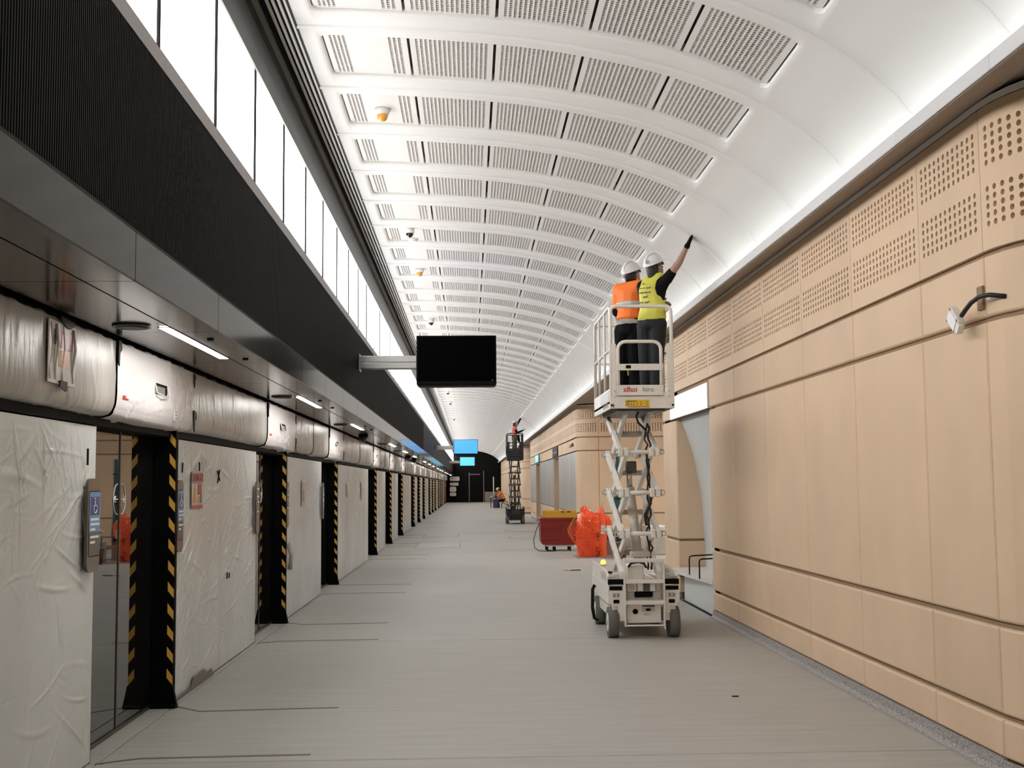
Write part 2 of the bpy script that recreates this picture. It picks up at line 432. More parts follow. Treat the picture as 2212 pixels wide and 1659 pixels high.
rm = rib_mesh(True); rf = rib_mesh(False)
for k in range(int((Y1-Y0)/RP)+1): link('ribbed_panel', rm if Y0+RP*k < 40 else rf, wall_left, T(0, Y0+RP*k, 0))
# grey fascia and soffit panels
FP = 1.815; FB = 5.47-FP*5
fm = MB(); fm.box(-1.540, -1.515, .002, FP-.002, 2.60, 2.825, 'fascia', .003); fm = fm.mesh('fascia_panel')
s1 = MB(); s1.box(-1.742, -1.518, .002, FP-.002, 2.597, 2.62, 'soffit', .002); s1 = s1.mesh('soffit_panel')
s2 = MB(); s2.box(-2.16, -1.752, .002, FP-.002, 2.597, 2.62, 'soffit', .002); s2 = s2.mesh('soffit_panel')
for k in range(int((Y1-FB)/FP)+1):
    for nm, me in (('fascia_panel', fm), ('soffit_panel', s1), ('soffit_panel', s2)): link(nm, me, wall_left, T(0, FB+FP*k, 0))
b = MB(); b.box(-2.6, -1.53, Y0, Y1, 2.64, 2.70, 'black'); b.box(-1.66, -1.545, Y0, Y1, 2.70, 2.86, 'black'); b.obj('soffit_void', wall_left)
b = MB(); b.box(-2.6, -2.30, Y0, Y1, 2.05, 2.64, 'black_rough'); b.obj('header_core', wall_left)

# film-wrapped header over the doors
HPROF = [(-2.235, 2.585), (-2.205, 2.575), (-2.20, 2.55), (-2.20, 2.46), (-2.20, 2.36), (-2.20, 2.26), (-2.203, 2.20), (-2.212, 2.16), (-2.232, 2.128), (-2.262, 2.112), (-2.30, 2.108), (-2.42, 2.112)]
def folds(n, L, H, rnd, amp, ang=None, z0=0):
    out = []
    for _ in range(n):
        a = rnd.uniform(-PI, PI) if ang is None else rnd.gauss(ang, .45)
        out.append((rnd.uniform(0, L), z0+rnd.uniform(0, H), math.cos(a), math.sin(a), rnd.uniform(.10, .55), (rnd.uniform(.0045, .009) if rnd.random() < .55 else rnd.uniform(.01, .022)), rnd.uniform(-.3, 1)*amp, rnd.uniform(-.45, .45)))
    return out
def fold_h(fs, y, z):
    h = 0
    for cy, cz, ca, sa, ln, wd, am, cv in fs:
        dy, dz = y-cy, z-cz; u = dy*ca+dz*sa
        if abs(u) > ln: continue
        v = -dy*sa+dz*ca-cv*u*u
        if abs(v) > 3*wd: continue
        h += am*math.exp(-(v/wd)**2)*(1-(u/ln)**2)**2
    return h
def header_mesh(L, seed, m, res, amp, hole=None):
    rnd = random.Random(seed); fs = folds(int(14*L), L, .5, rnd, amp, z0=2.1, ang=None if m == 'film_white' else PI/2)
    P = spline(HPROF, 3) if res < .05 else [Vector(q) for q in HPROF]
    nu = max(6, int(L/res)); nv = len(P)-1; b = MB()
    bows = [(rnd.uniform(0, L), rnd.uniform(.2, .5), rnd.uniform(0, .006)) for _ in range(4)]
    def fn(u, v):
        p = P[round(v*nv)]; y = .006+(L-.012)*u
        h = fold_h(fs, y, p.y) + sum(a*math.exp(-((y-c)/w_)**2) for c, w_, a in bows)
        if m == 'film_white': h += .010
        lift = .008*math.sin(9*y+seed)*math.sin(23*y) if 0 < v < .12 else 0
        if hole and abs(y-hole[0]) < .18 and abs(p.y-hole[1]) < .05: h -= .012
        return Vector((p.x+(h if p.y > 2.12 else 0), y, p.y-(h if p.y <= 2.14 else 0)+lift))
    b.grid(fn, nu, nv, m)
    return b.mesh('header_film')
spans = []     # (y0,y1,kind)
for k, p in enumerate(PADS):
    spans.append((p-DW-.0, p+.2, 'w'))
    nxt = PADS[k+1]-DW if k+1 < len(PADS) else Y1
    a = p+.2; n = max(1, round((nxt-a)/1.85)); 
    for j in range(n): spans.append((a+(nxt-a)*j/n, a+(nxt-a)*(j+1)/n, 'g'))
spans = [(3.3, 5.5, 'g'), (5.5, 7.54, 'g')] + spans
hcache = {}
for q, (a, c, kd) in enumerate(spans):
    L = c-a; near = c < 24
    key = (round(L, 2), kd, near, q if near else q % 2)
    if key not in hcache:
        hcache[key] = header_mesh(L, q+3, 'film_white' if kd == 'w' else 'film_grey', .022 if c < 13 else (.04 if near else .25), .017 if kd == 'w' else .008, (1.05, 2.35) if kd == 'w' and near else None)
    link('header_film', hcache[key], wall_left, T(0, a, 0))
# loose film corners and black tape at the ends of the white covers
for k, p in enumerate(PADS[:6]):
    for y, z0, z1, wd in ((p-DW, 2.42, 2.585, .06), (p+.205, 2.10, 2.27, .09), (p+.205, 2.45, 2.56, .05)):
        b = MB(); x = -2.181
        b.prism([(y-.01, z1), (y+wd*.8, z1-.01), (y+wd, z1-(z1-z0)*.35), (y+wd*.35, z1-(z1-z0)*.5), (y+wd*.2, z0), (y-.012, z0+.03)], 'x', x-.004, x+.004, 'black_tape')
        b.obj('black_tape', wall_left)
    b = MB(); hy, hz = p-DW+1.04, 2.355
    b.box(-2.20, -2.181, hy-.17, hy+.17, hz-.036, hz+.036, 'black_rough'); b.box(-2.19, -2.178, hy-.165, hy+.10, hz-.034, hz+.016, 'alu')
    b.tube([(-2.182, hy-.17, hz+.04), (-2.165, hy-.165, hz-.036), (-2.150, hy, hz-.052), (-2.165, hy+.165, hz-.04), (-2.18, hy+.17, hz+.03)], .006, 'film_white', 6)
    b.obj('film_cutout', wall_left)
    b = MB(); b.box(-2.19, -2.183, p-DW+.12, p-DW+.24, 2.222, 2.245, 'red'); b.obj('red_sticker', wall_left)
    b = MB(); b.box(-2.19, -2.180, p-.42, p-.34, 2.155, 2.235, 'white')
    for j in range(3): b.box(-2.181, -2.1795, p-.395, p-.365, 2.166+j*.024, 2.178+j*.024, 'sign_dark')
    b.obj('arrow_sticker', wall_left)

# film-covered glass panels between the doors
def film_mesh(L, seed, res, n, amp):
    rnd = random.Random(seed); H = 2.03
    fs = folds(n, L, H, rnd, amp) + folds(n//2, L, .6, rnd, amp, z0=rnd.uniform(.6, 1.3), ang=.5) + folds(n//3, L, .45, rnd, amp, ang=-1.1, z0=1.55)
    b = MB(); nu, nv = max(8, int(L/res)), max(10, int(H/res))
    def fn(u, v):
        y, z = .004+(L-.008)*u, .012+H*v
        e = min(u, 1-u, v, 1-v)*12; e = min(1, e)
        return Vector((XL+(fold_h(fs, y, z)+.006*math.sin(2.1*y+seed)*math.sin(1.7*z+1))*e, y, z))
    b.grid(fn, nu, nv, 'film')
    b.box(XL-.06, XL-.012, .004, L-.004, .012, H+.012, 'frame')
    i = b.mi('film')
    return b.mesh('film_panel')
fc = {}; fspans = [(3.5, 5.45), (5.45, 7.54)]
for k, p in enumerate(PADS):
    nxt = PADS[k+1]-DW if k+1 < len(PADS) else Y1
    a = p+.03; n = max(1, round((nxt-a)/2.0))
    fspans += [(a+(nxt-a)*j/n, a+(nxt-a)*(j+1)/n) for j in range(n)]
for q, (a, c) in enumerate(fspans):
    L = c-a; near = c < 14; mid = c < 30
    key = (round(L, 2), q if mid else q % 3)
    if key not in fc: fc[key] = film_mesh(L, q*3+1, .0095 if near else (.02 if mid else .2), 110 if near else 60, .009)
    link('film_panel', fc[key], wall_left, T(0, a, 0))
b = MB(); b.box(-2.6, -2.46, Y0, Y1, 0, 2.1, 'black'); b.obj('screen_core', wall_left)
# stickers on the film: danger board, faint boards under the film, marker strokes, torn lower corner
b = MB(); x = XL+.016
b.box(x-.004, x, 10.07, 10.46, 1.70, 1.79, 'danger_pink')
b.box(x-.004, x, 10.07, 10.46, 1.485, 1.695, 'poster_white'); b.box(x, x+.002, 10.07, 10.46, 1.485, 1.515, 'danger_red')
b.prism([(10.09, 1.535), (10.235, 1.535), (10.165, 1.69)], 'x', x, x+.002, 'poster_orange'); b.box(x, x+.002, 10.27, 10.43, 1.60, 1.69, 'danger_red'); b.box(x, x+.002, 10.28, 10.36, 1.53, 1.59, 'danger_pink'); b.box(x, x+.002, 10.37, 10.44, 1.53, 1.60, 'post')
db = b.obj('danger_board', None, 'pink and red danger board under film on the panel right of the nearest door', 'sign')
text('lettering', 'DANGER', .095, Matrix.Translation((x+.002, 10.09, 1.712)) @ Matrix.Rotation(PI/2, 4, 'Z') @ Matrix.Rotation(PI/2, 4, 'X'), 'danger_red', db)
for k, (y, z0, z1, wd) in enumerate(((16.6, 1.40, 1.75, .34), (22.6, 1.45, 1.72, .30), (25.6, 1.35, 1.75, .22))):
    b = MB(); b.box(x-.006, x-.001, y, y+wd, z0, z1, 'film_grey', .002); b.box(x-.001, x+.001, y+.06, y+wd-.06, z0+.05, z1-.13, 'danger_pink'); b.box(x-.001, x+.001, y+.05, y+wd-.05, z1-.1, z1-.03, 'offwhite_dirty')
    b.obj('covered_notice', None, 'faint notice under film past the ' + ('second door', 'third door, left one', 'third door, right one')[k], 'notice')
b = MB()
for (y0_, z0, y1_, z1) in ((10.33+.0, 1.80, 10.33, 1.875), (11.08, 1.70, 11.16, 1.82), (11.17, 1.72, 11.07, 1.81), (9.72, 1.78, 9.73, 1.86), (11.55, .80, 11.56, .86), (11.65, .80, 11.66, .85), (7.33, 1.80, 7.33, 1.90)):
    b.bar((x, y0_, z0), (x, y1_, z1), .004, .012, 'black_tape', up=(1, 0, 0))
b.obj('tape_marks', wall_left)
b = MB(); b.prism([(9.46, .0), (11.0, .0), (10.9, .07), (10.72, .06), (10.6, .11), (10.36, .09), (10.2, .10), (10.12, .03), (9.8, .03), (9.6, .015)], 'x', x-.001, x+.003, 'inlay'); b.obj('torn_edge', wall_left)
b = MB(); b.tube([(XL+.02, 15.35, .95), (XL+.05, 15.42, .80), (XL+.03, 15.46, .62)], .028, 'film_grey', 6); b.obj('loose_film', wall_left)

# ------------------------------------------------------------------ sliding doors with dark glass
def arc_pts(cy, cz, ry, rz, a0, a1, x, n=14): return [(x, cy+ry*math.cos(a0+(a1-a0)*k/n), cz+rz*math.sin(a0+(a1-a0)*k/n)) for k in range(n+1)]
lf = MB(); lf.box(XG-.03, XG, .02, DW/2-.012, .03, 2.08, 'glass', .004); lf = lf.mesh('door_leaf')
fr = MB(); fr.box(XG-.04, XG+.006, -.012, .012, .0, 2.11, 'frame', .003); fr = fr.mesh('mullion')
jm = MB(); jm.box(XG-.02, XL-.004, 0, .02, 0, 2.10, 'post', .003); jm = jm.mesh('door_jamb')
sl = MB(); sl.box(XG-.05, XG+.01, 0, DW, .0, .028, 'frame', .003); sl = sl.mesh('sill')
hd = MB(); hd.box(XG-.04, XG+.02, 0, DW, 2.05, 2.11, 'frame', .003); hd = hd.mesh('door_head')
for k, p in enumerate(PADS):
    d = empty('door_%d' % (k+1), (0, p-DW, 0), kind='structure')
    link('door_leaf', lf, d); link('door_leaf', lf, d, T(0, DW/2-.008, 0)); link('mullion', fr, d, T(0, DW/2, 0))
    link('door_jamb', jm, d, T(0, .0, 0)); link('sill', sl, d); link('door_head', hd, d)
    if k < 3:
        for sgn in (-1, 1):
            b = MB(); cy = DW/2+sgn*.045; a = (PI/2, PI*1.5) if sgn < 0 else (PI/2, -PI/2)
            b.tube(arc_pts(cy, 1.585, .10, .105, a[0], a[1], XG+.003), .003, 'white', 5)
            b.bar((XG+.003, cy-sgn*.0, 1.585), (XG+.003, cy+sgn*.075, 1.585), .003, .007, 'white', up=(0, 0, 1))
            for dz in (-1, 1): b.bar((XG+.003, cy+sgn*.075, 1.585), (XG+.003, cy+sgn*.05, 1.585+dz*.022), .003, .006, 'white', up=(1, 0, 0))
            b.obj('arrow_decal', d)

# ------------------------------------------------------------------ black foam guards with hazard chips
gm = MB(); gm.box(XG+.004, XL+.05, -.03, 0, .0, 2.10, 'pad', .006); gm.box(XL-.0+.02, XL+.05, 0, .045, .02, 2.08, 'pad', .006)
gm.prism([(XG+.0, 0), (XL+.085, 0), (XL+.05, .17), (XG+.004, .17)], 'y', -.045, -.005, 'pad'); gm.box(XG, XL+.08, -.075, .02, 0, .03, 'pad', .01)
gm = gm.mesh('foam_guard')
hz = MB()
for j in range(12):
    z = .17+j*.163; x0, x1 = XL+.002, XL+.047
    hz.prism([(x0, z+.055), (x1, z), (x1, z+.065), (x0, z+.125)], 'y', -.0335, -.0305, 'hazard')
hz = hz.mesh('hazard_tape')
for k, p in enumerate(PADS):
    g = link('corner_guard', gm, None, T(0, p, 0), 'black foam corner guard with yellow hazard chips, %s to the camera' % nth(k), 'guard', 'hazard guards along the platform doors')
    link('hazard_tape', hz, g)
# ------------------------------------------------------------------ sign plates beside the doors
def plate_outline(y0, y1, z0, z1, r=.05, n=5):
    pts = []
    for cy, cz, a in ((y1-r, z1-r, 0), (y0+r, z1-r, PI/2), (y0+r, z0+r, PI), (y1-r, z0+r, 1.5*PI)):
        pts += [(cy+r*math.cos(a+PI/2*k/n), cz+r*math.sin(a+PI/2*k/n)) for k in range(n+1)]
    return pts
def sign_plate(y0, y1, full, label):
    t = empty('access_sign', (0, y0, 0), label, 'sign')
    W = y1-y0; x = XL+.026
    b = MB(); b.prism(plate_outline(0, W, 1.16, 1.72, .06), 'x', x, x+.018, 'post'); b.obj('mounting_plate', t)
    if full:
        xs = x+.019
        s0, s1 = W*.12, W*.97
        b = MB(); b.prism(plate_outline(s0-.008, s1+.008, 1.252, 1.645, .02), 'x', xs-.004, xs-.001, 'white'); b.obj('sign_border', t)
        b = MB(); b.box(xs-.002, xs+.001, s0, s1, 1.40, 1.64, 'sign_blue'); b.box(xs-.002, xs+.001, s0, s1, 1.257, 1.40, 'sign_dark'); b.box(xs, xs+.002, s0+.02, s1-.012, 1.50, 1.61, 'sign_navy'); b.obj('sign_face', t)
        b = MB(); c = (s0+s1)/2; q = xs+.003
        b.tube(arc_pts(c, 1.537, .030, .024, 2.2, 6.0, q), .004, 'white', 5); b.tube([(q, c-.008, 1.588), (q, c-.004, 1.560), (q, c+.03, 1.556), (q, c+.045, 1.532)], .004, 'white', 5); b.sph((q, c-.01, 1.598), .007, 'white', 1)
        b.obj('wheelchair_symbol', t)
        b = MB()
        for z, a, e in ((1.475, .1, .9), (1.446, .1, .95), (1.415, .1, .55), (1.370, .1, .9), (1.338, .1, .55)):
            b.box(xs, xs+.002, s0+(s1-s0)*a, s0+(s1-s0)*e, z-.007, z+.007, 'white')
        b.obj('text_lines', t)
    else:
        xs = x+.019
        for z in (1.64, 1.56, 1.50, 1.40): b = MB(); b.box(xs, xs+.002, W*.3, W*.7, z-.008, z+.008, 'white'); b.obj('mark', t)
    return t
sign_plate(7.26, 7.50, True, 'blue wheelchair sign plate on the film left of the nearest door')
sign_plate(9.46, 9.66, True, 'blue wheelchair sign plate on the film right of the nearest door')
sign_plate(12.93, 13.12, False, 'small grey sign plate with white marks left of the second door')
sign_plate(15.06, 15.24, False, 'small grey sign plate with white marks right of the second door')
sign_plate(18.70, 18.88, True, 'blue wheelchair sign plate left of the third door')
# poster in a clear sleeve taped on the header
t = empty('poster', (-2.19, 6.3, 2.2), 'red and orange poster in a clear sleeve taped to the grey header', 'poster')
O = at0(t)
def kid(b, name, t): o = b.obj(name, t); o.matrix_basis = at0(t); return o
b = MB(); b.box(-2.188, -2.182, 6.29, 6.72, 2.215, 2.55, 'poster_white', .002); kid(b, 'sheet', t)
b = MB(); b.box(-2.182, -2.1805, 6.42, 6.65, 2.41, 2.50, 'poster_red'); b.box(-2.182, -2.1805, 6.45, 6.62, 2.31, 2.40, 'poster_orange'); b.box(-2.182, -2.1805, 6.36, 6.40, 2.42, 2.50, 'sign_dark'); kid(b, 'print', t)
for y, wd in ((6.395, .010), (6.67, .010), (6.31, .004), (6.50, .004)):
    b = MB(); b.tube([(-2.178, y, 2.53), (-2.170, y+.01, 2.42), (-2.178, y-.004, 2.30), (-2.18, y+.012, 2.235)], [wd*.7, wd, wd*.4, .004], 'sleeve_glint', 6); kid(b, 'sleeve_fold_glint', t)  # sheen on the clear sleeve's folds, put in as opaque white strands
b = MB(); b.prism([(6.44, 2.58), (6.68, 2.57), (6.66, 2.545), (6.60, 2.525), (6.54, 2.53), (6.47, 2.55)], 'x', -2.178, -2.172, 'black_tape'); kid(b, 'tape', t); b = MB(); b.prism([(6.46, 2.235), (6.57, 2.235), (6.57, 2.19), (6.545, 2.18), (6.45, 2.20)], 'x', -2.178, -2.172, 'black_tape'); kid(b, 'tape', t)

# ------------------------------------------------------------------ soffit fittings
ym = MB(); ym.box(-1.815, -1.755, 0, 1.72, 2.592, 2.598, 'strip', .002); ym = ym.mesh('diffuser')
yf = MB(); yf.box(-1.822, -1.748, -.006, 1.726, 2.594, 2.6, 'frame'); yf = yf.mesh('strip_light')
sp = MB(); sp.cyl((-1.95, 0, 2.584), (-1.95, 0, 2.60), .11, 'steel_dark', 20); sp.cyl((-1.95, 0, 2.580), (-1.95, 0, 2.585), .092, 'black', 20); sp = sp.mesh('ceiling_speaker')
sn = MB(); sn.cyl((-1.64, 0, 2.588), (-1.64, 0, 2.6), .022, 'black', 10); sn = sn.mesh('soffit_sensor')
for k, p in enumerate(PADS):
    o = link('strip_light', yf, None, T(0, p-2.33, 0), 'white recessed strip light in the dark soffit, %s to the camera' % nth(k), 'light', 'soffit strip lights')
    link('diffuser', ym, o)
    if k < 6: link('ceiling_speaker', sp, None, T(0, p-2.42, 0), 'round dark speaker in the soffit beside the %s strip light' % nth(k), 'speaker', 'soffit speakers')
    if k < 4:
        for q, y in enumerate((p-1.75, p-.55)):
            link('soffit_sensor', sn, None, T(0, y, 0), 'tiny black sensor in the soffit %s the %s strip light' % (('beside the near half of', 'beyond the far end of')[q], nth(k)), 'sensor', 'soffit sensors')
for k, y in enumerate((22.2, 38.2, 42.5)):
    t = empty('dome_camera', (-1.95, y, 2.6), 'black dome camera hanging under the soffit, %s to the camera' % nth(k), 'camera', 'soffit dome cameras')
    b = MB(); b.cyl((0, 0, 0), (0, 0, -.05), .09, 'black', 14); b.obj('base', t)
    b = MB(); b.sph((0, 0, -.06), (.075, .075, .08), 'lens', 2); b.obj('dome', t)
# ceiling devices on the blank plates
sdev = (SB[0]+.02+.205+SB[0]+.02+.455)/2
def device(kind, y, label, cat):
    p = AP(sdev, y, .028)
    t = empty({'b': 'beacon', 'd': 'dome_camera', 's': 'smoke_detector'}[kind], p, label, cat, 'devices on the vault')
    b = MB(); b.cyl((0, 0, 0), (0, 0, -.055 if kind == 'b' else -.02), .075 if kind != 's' else .09, 'detector', 16, .06); b.obj('base', t)
    b = MB()
    if kind == 'b': b.sph((0, 0, -.065), (.052, .052, .055), 'detector_amber', 2); b.obj('lens', t)
    elif kind == 'd':
        b.cyl((0, 0, -.02), (0, 0, -.09), .062, 'detector', 14); b.obj('housing', t)
        b = MB(); b.sph((0, 0, -.09), (.052, .052, .055), 'lens', 2); b.obj('lens', t)
    else: b.cyl((0, 0, -.02), (0, 0, -.035), .06, 'detector', 14, .05); b.obj('cap', t)
device('b', 10.934, 'amber beacon with white base on the vault, nearest the camera', 'beacon')
device('d', 16.04, 'white dome camera on the vault beside a smoke detector', 'camera')
device('s', 16.84, 'white smoke detector on the vault behind a dome camera', 'detector')
device('b', 19.23, 'amber beacon with white base on the vault, farther one', 'beacon')
device('d', 25.0, 'white dome camera alone on the vault, above and left of the black screen', 'camera')
for k, (y, kd) in enumerate(((37, 's'), (44.3, 'd'), (50, 'd'), (56, 's'), (62, 'd'), (68, 's'))):
    device(kd, y, 'small far device on the vault beyond the black screen, %s of these' % nth(k), 'camera' if kd == 'd' else 'detector')
# ------------------------------------------------------------------ hanging screens
def screen(y, label, m, back=None):
    t = empty('display_screen', (-.18, y, 3.4), label, 'screen', 'screens over the platform'); x0, x1 = -.742, .384
    b = MB(); b.box(x0, x1, y+.0, y+.30, 3.075, 3.768, 'black', .008); b.prism([(x0+.02, 3.052), (x1-.02, 3.052), (x1, 3.095), (x0, 3.095)], 'y', y+.01, y+.29, 'black'); kid(b, 'housing', t)
    b = MB(); b.box(x0+.02, x1-.02, y-.004, y, 3.12, 3.75, m); kid(b, 'panel', t)
    b = MB(); b.box(x0+.02, x1-.02, y+.30, y+.304, 3.12, 3.75, back or 'screen_back'); kid(b, 'back_panel', t)
    b = MB(); b.box(-1.556, x0, y+.06, y+.24, 3.40, 3.492, 'alu', .006); b.box(-1.556, x0, y+.05, y+.25, 3.31, 3.397, 'alu', .006); kid(b, 'arm', t)
    b = MB(); b.box(-1.556, -1.54, y+.02, y+.28, 3.28, 3.52, 'alu', .004); kid(b, 'wall_plate', t)
    if m == 'screen_off':
        b = MB(); b.box(x1-.07, x1-.045, y-.006, y-.004, 3.128, 3.134, 'alu'); kid(b, 'maker_mark', t)
    return t
screen(16.9, 'large black switched-off screen on a grey arm', 'screen_off')
screen(55.8, 'blue lit screen on a grey arm, larger of the two lit ones', 'screen_blue')
screen(90.5, 'pale blue lit screen on a grey arm, smaller of the two lit ones', 'screen_cyan')

# ------------------------------------------------------------------ right wall cladding
ROWS = [(.09, .305), (.335, .823), (.857, 2.583), (2.612, 2.968), (2.998, 3.845)]
class Path:
    """plan path of segments: ('l',(x0,y0),(x1,y1)) or ('a',(cx,cy),r,a0,a1); face on the left of travel reversed as needed"""
    def __init__(s, *segs):
        s.segs = segs; s.lens = []
        for g in segs: s.lens.append(math.dist(g[1], g[2]) if g[0] == 'l' else abs(g[4]-g[3])*g[2])
        s.L = sum(s.lens)
    def at(s, t, off=0):
        for g, L in zip(s.segs, s.lens):
            if t <= L+1e-6 or g is s.segs[-1]:
                k = t/L
                if g[0] == 'l':
                    a, c = Vector(g[1]), Vector(g[2]); d = (c-a).normalized(); n = Vector((-d.y, d.x)); return a.lerp(c, k)+n*off
                a = g[3]+(g[4]-g[3])*k; n = Vector((math.cos(a), math.sin(a))); return Vector(g[1])+n*(g[2]+off)
            t -= L
def panel_mesh(P, t0, t1, z0, z1, m, seg=1, depth=.045, gap=.003):
    b = MB(); t0 += gap; t1 -= gap; bv = .015
    prof = [(0, -depth), (0, -bv), (bv*.35, -bv*.35), (bv, 0)]
    ts = [t0+(t1-t0)*k/seg for k in range(seg+1)]
    i = b.mi(m)
    def ring(off, ins):
        zz0, zz1 = z0+ins, z1-ins; tt = [t0+ins]+ts[1:-1]+[t1-ins]
        lo = [b.bm.verts.new((*P.at(t, off), zz0)) for t in tt]; hi = [b.bm.verts.new((*P.at(t, off), zz1)) for t in tt]
        return lo, hi
    R_ = [ring(off, ins) for ins, off in prof]
    lo, hi = R_[-1]
    for k in range(seg):
        f = b.bm.faces.new((lo[k], lo[k+1], hi[k+1], hi[k])); f.material_index = i; f.smooth = False
    for A, B in zip(R_, R_[1:]):
        la, lb = A[0]+A[1][::-1], B[0]+B[1][::-1]; n = len(la)
        for k in range(n): b.bm.faces.new((la[k], la[(k+1) % n], lb[(k+1) % n], lb[k])).material_index = i
    return b.mesh('cladding_panel')
def perf_mesh(P, t0, t1, z0, z1, m, sides=8, nh=18, gap=.003):
    """a panel with two bands of five rows of round holes cut right through"""
    b = MB(); t0 += gap; t1 -= gap; i = b.mi(m); dk = b.mi('groove'); r = .0185; dep = .03
    nh = max(2, round((t1-t0)/.0795)); mg = .045; cw = (t1-t0-2*mg)/nh
    V = lambda t, z, o=0: b.bm.verts.new((*P.at(t, o), z))
    def quad(ta, tb, za, zb):
        n = max(1, round((tb-ta)/.08)) if P.segs[0][0] == 'a' else 1
        for k in range(n):
            u, v = ta+(tb-ta)*k/n, ta+(tb-ta)*(k+1)/n
            b.bm.faces.new((V(u, za), V(v, za), V(v, zb), V(u, zb))).material_index = i
    bands = [z0+.125+.051*k for k in range(6)], [z0+.485+.051*k for k in range(6)]
    quad(t0, t1, z0, bands[0][0]); quad(t0, t1, bands[0][5], bands[1][0]); quad(t0, t1, bands[1][5], z1)
    for bd in bands:
        quad(t0, t0+mg, bd[0], bd[5]); quad(t1-mg, t1, bd[0], bd[5])
        for q in range(5):
            for h in range(nh):
                ta, tb = t0+mg+cw*h, t0+mg+cw*(h+1); za, zb = bd[q], bd[q+1]; tc, zc = (ta+tb)/2, (za+zb)/2
                C = [V(ta, za), V(tb, za), V(tb, zb), V(ta, zb)]
                H_ = [V(tc+r*math.cos(2*PI*(k+.5)/sides-PI*.75), zc+r*math.sin(2*PI*(k+.5)/sides-PI*.75)) for k in range(sides)]
                D_ = [V(tc+r*math.cos(2*PI*(k+.5)/sides-PI*.75), zc+r*math.sin(2*PI*(k+.5)/sides-PI*.75), -dep) for k in range(sides)]
                q4 = sides//4
                for c in range(4):
                    for k in range(q4):
                        a_, e_ = H_[(c*q4+k) % sides], H_[(c*q4+k-1) % sides]
                        b.bm.faces.new((C[c], a_, e_)).material_index = i
                    b.bm.faces.new((C[c], C[(c+1) % 4], H_[(c*q4+q4-1) % sides])).material_index = i
                for k in range(sides): b.bm.faces.new((H_[k], H_[(k+1) % sides], D_[(k+1) % sides], D_[k])).material_index = i
                b.bm.faces.new(D_).material_index = dk
    for ta, tb, za, zb in ((t0, t1, z0, z0), (t0, t1, z1, z1)):
        n = 1 if P.segs[0][0] == 'l' else 8
        for k in range(n):
            u, v = t0+(t1-t0)*k/n, t0+(t1-t0)*(k+1)/n
            b.bm.faces.new((V(u, za), V(v, za), V(v, za, -.045), V(u, za, -.045))).material_index = i
    for tt in (t0, t1): b.bm.faces.new((V(tt, z0), V(tt, z1), V(tt, z1, -.045), V(tt, z0, -.045))).material_index = i
    me = b.mesh('perforated_panel', fix=False)
    return me
pcache = {}
def flat_panel(kind, L, row, m):
    key = (kind, round(L, 3), row, m)
    if key not in pcache:
        P = Path(('l', (0, 0), (0, L)))     # face normal points to -x
        z0, z1 = ROWS[row]
        pcache[key] = perf_mesh(P, 0, L, z0, z1, m) if kind == 'p' else panel_mesh(P, 0, L, z0, z1, m)
    return pcache[key]
def clad(parent, x, y, L, rz=0, rows=range(5), steel=False):
    for r in rows:
        if r == 4: link('perforated_panel', flat_panel('p', L, 4, 'cladding'), parent, T(x, y, 0, rz))
        else: link('cladding_panel', flat_panel('f', L, r, 'steel' if steel and r == 2 else 'cladding'), parent, T(x, y, 0, rz))
def clad_arc(parent, cx, cy, r, a0, a1, rows=range(5), n=1):
    P = Path(('a', (cx, cy), r, a0, a1))
    for k in range(n):
        L = abs(a1-a0)*r; t0, t1 = L*k/n, L*(k+1)/n
        for q in rows:
            z0, z1 = ROWS[q]
            me = perf_mesh(P, t0, t1, z0, z1, 'cladding') if q == 4 else panel_mesh(P, t0, t1, z0, z1, 'cladding', 8)
            link('perforated_panel' if q == 4 else 'cladding_panel', me, parent)
wall_right = empty('wall_right', kind='structure')
CW = 1.438; YN = 15.06
for k in range(5): clad(wall_right, XR, YN-CW*(k+1), CW)
clad(wall_right, XR, 6.88, YN-CW*5-6.88)
RC = 1.0
clad_arc(wall_right, XR+RC, 6.88, RC, PI, PI*1.5, n=1)
clad(wall_right, XR+RC+1.4, 5.88, 1.4, PI/2)
# beyond the bench niche
YF = 17.5
for a, c in ((YN, 16.5), (16.5, 17.9)): clad(wall_right, XR, a, c-a, rows=[4])
clad(wall_right, XR, 17.9, .75, rows=[3, 4]); clad(wall_right, XR, YF, 1.15, rows=[0, 1, 2])
clad_arc(wall_right, XR+.6, 18.65, .6, PI, PI/2)
clad(wall_right, XR+.6, 19.25, 2.4, -PI/2)
for k, (lx, ly) in enumerate(((6.2, 24.5), (6.2, 29.5), (6.2, 64.8), (6.6, 1.5))):   # added lamps out of view, brightening the far cladding and near floor
    t = empty('added_fill_light', (lx, ly, 3.925), 'added unseen fill light in the cross passage, ' + ('near one of the first passage', 'far one of the first passage', 'far passage', 'passage right of the camera')[k], 'light', 'added fill lights')
    b = MB(); b.box(-.62, .62, -.32, .32, -.03, 0, 'white', .004); b.obj('case', t)
    b = MB(); b.box(-.58, .58, -.28, .28, -.034, -.03, 'fill_lamp'); b.obj('diffuser', t)
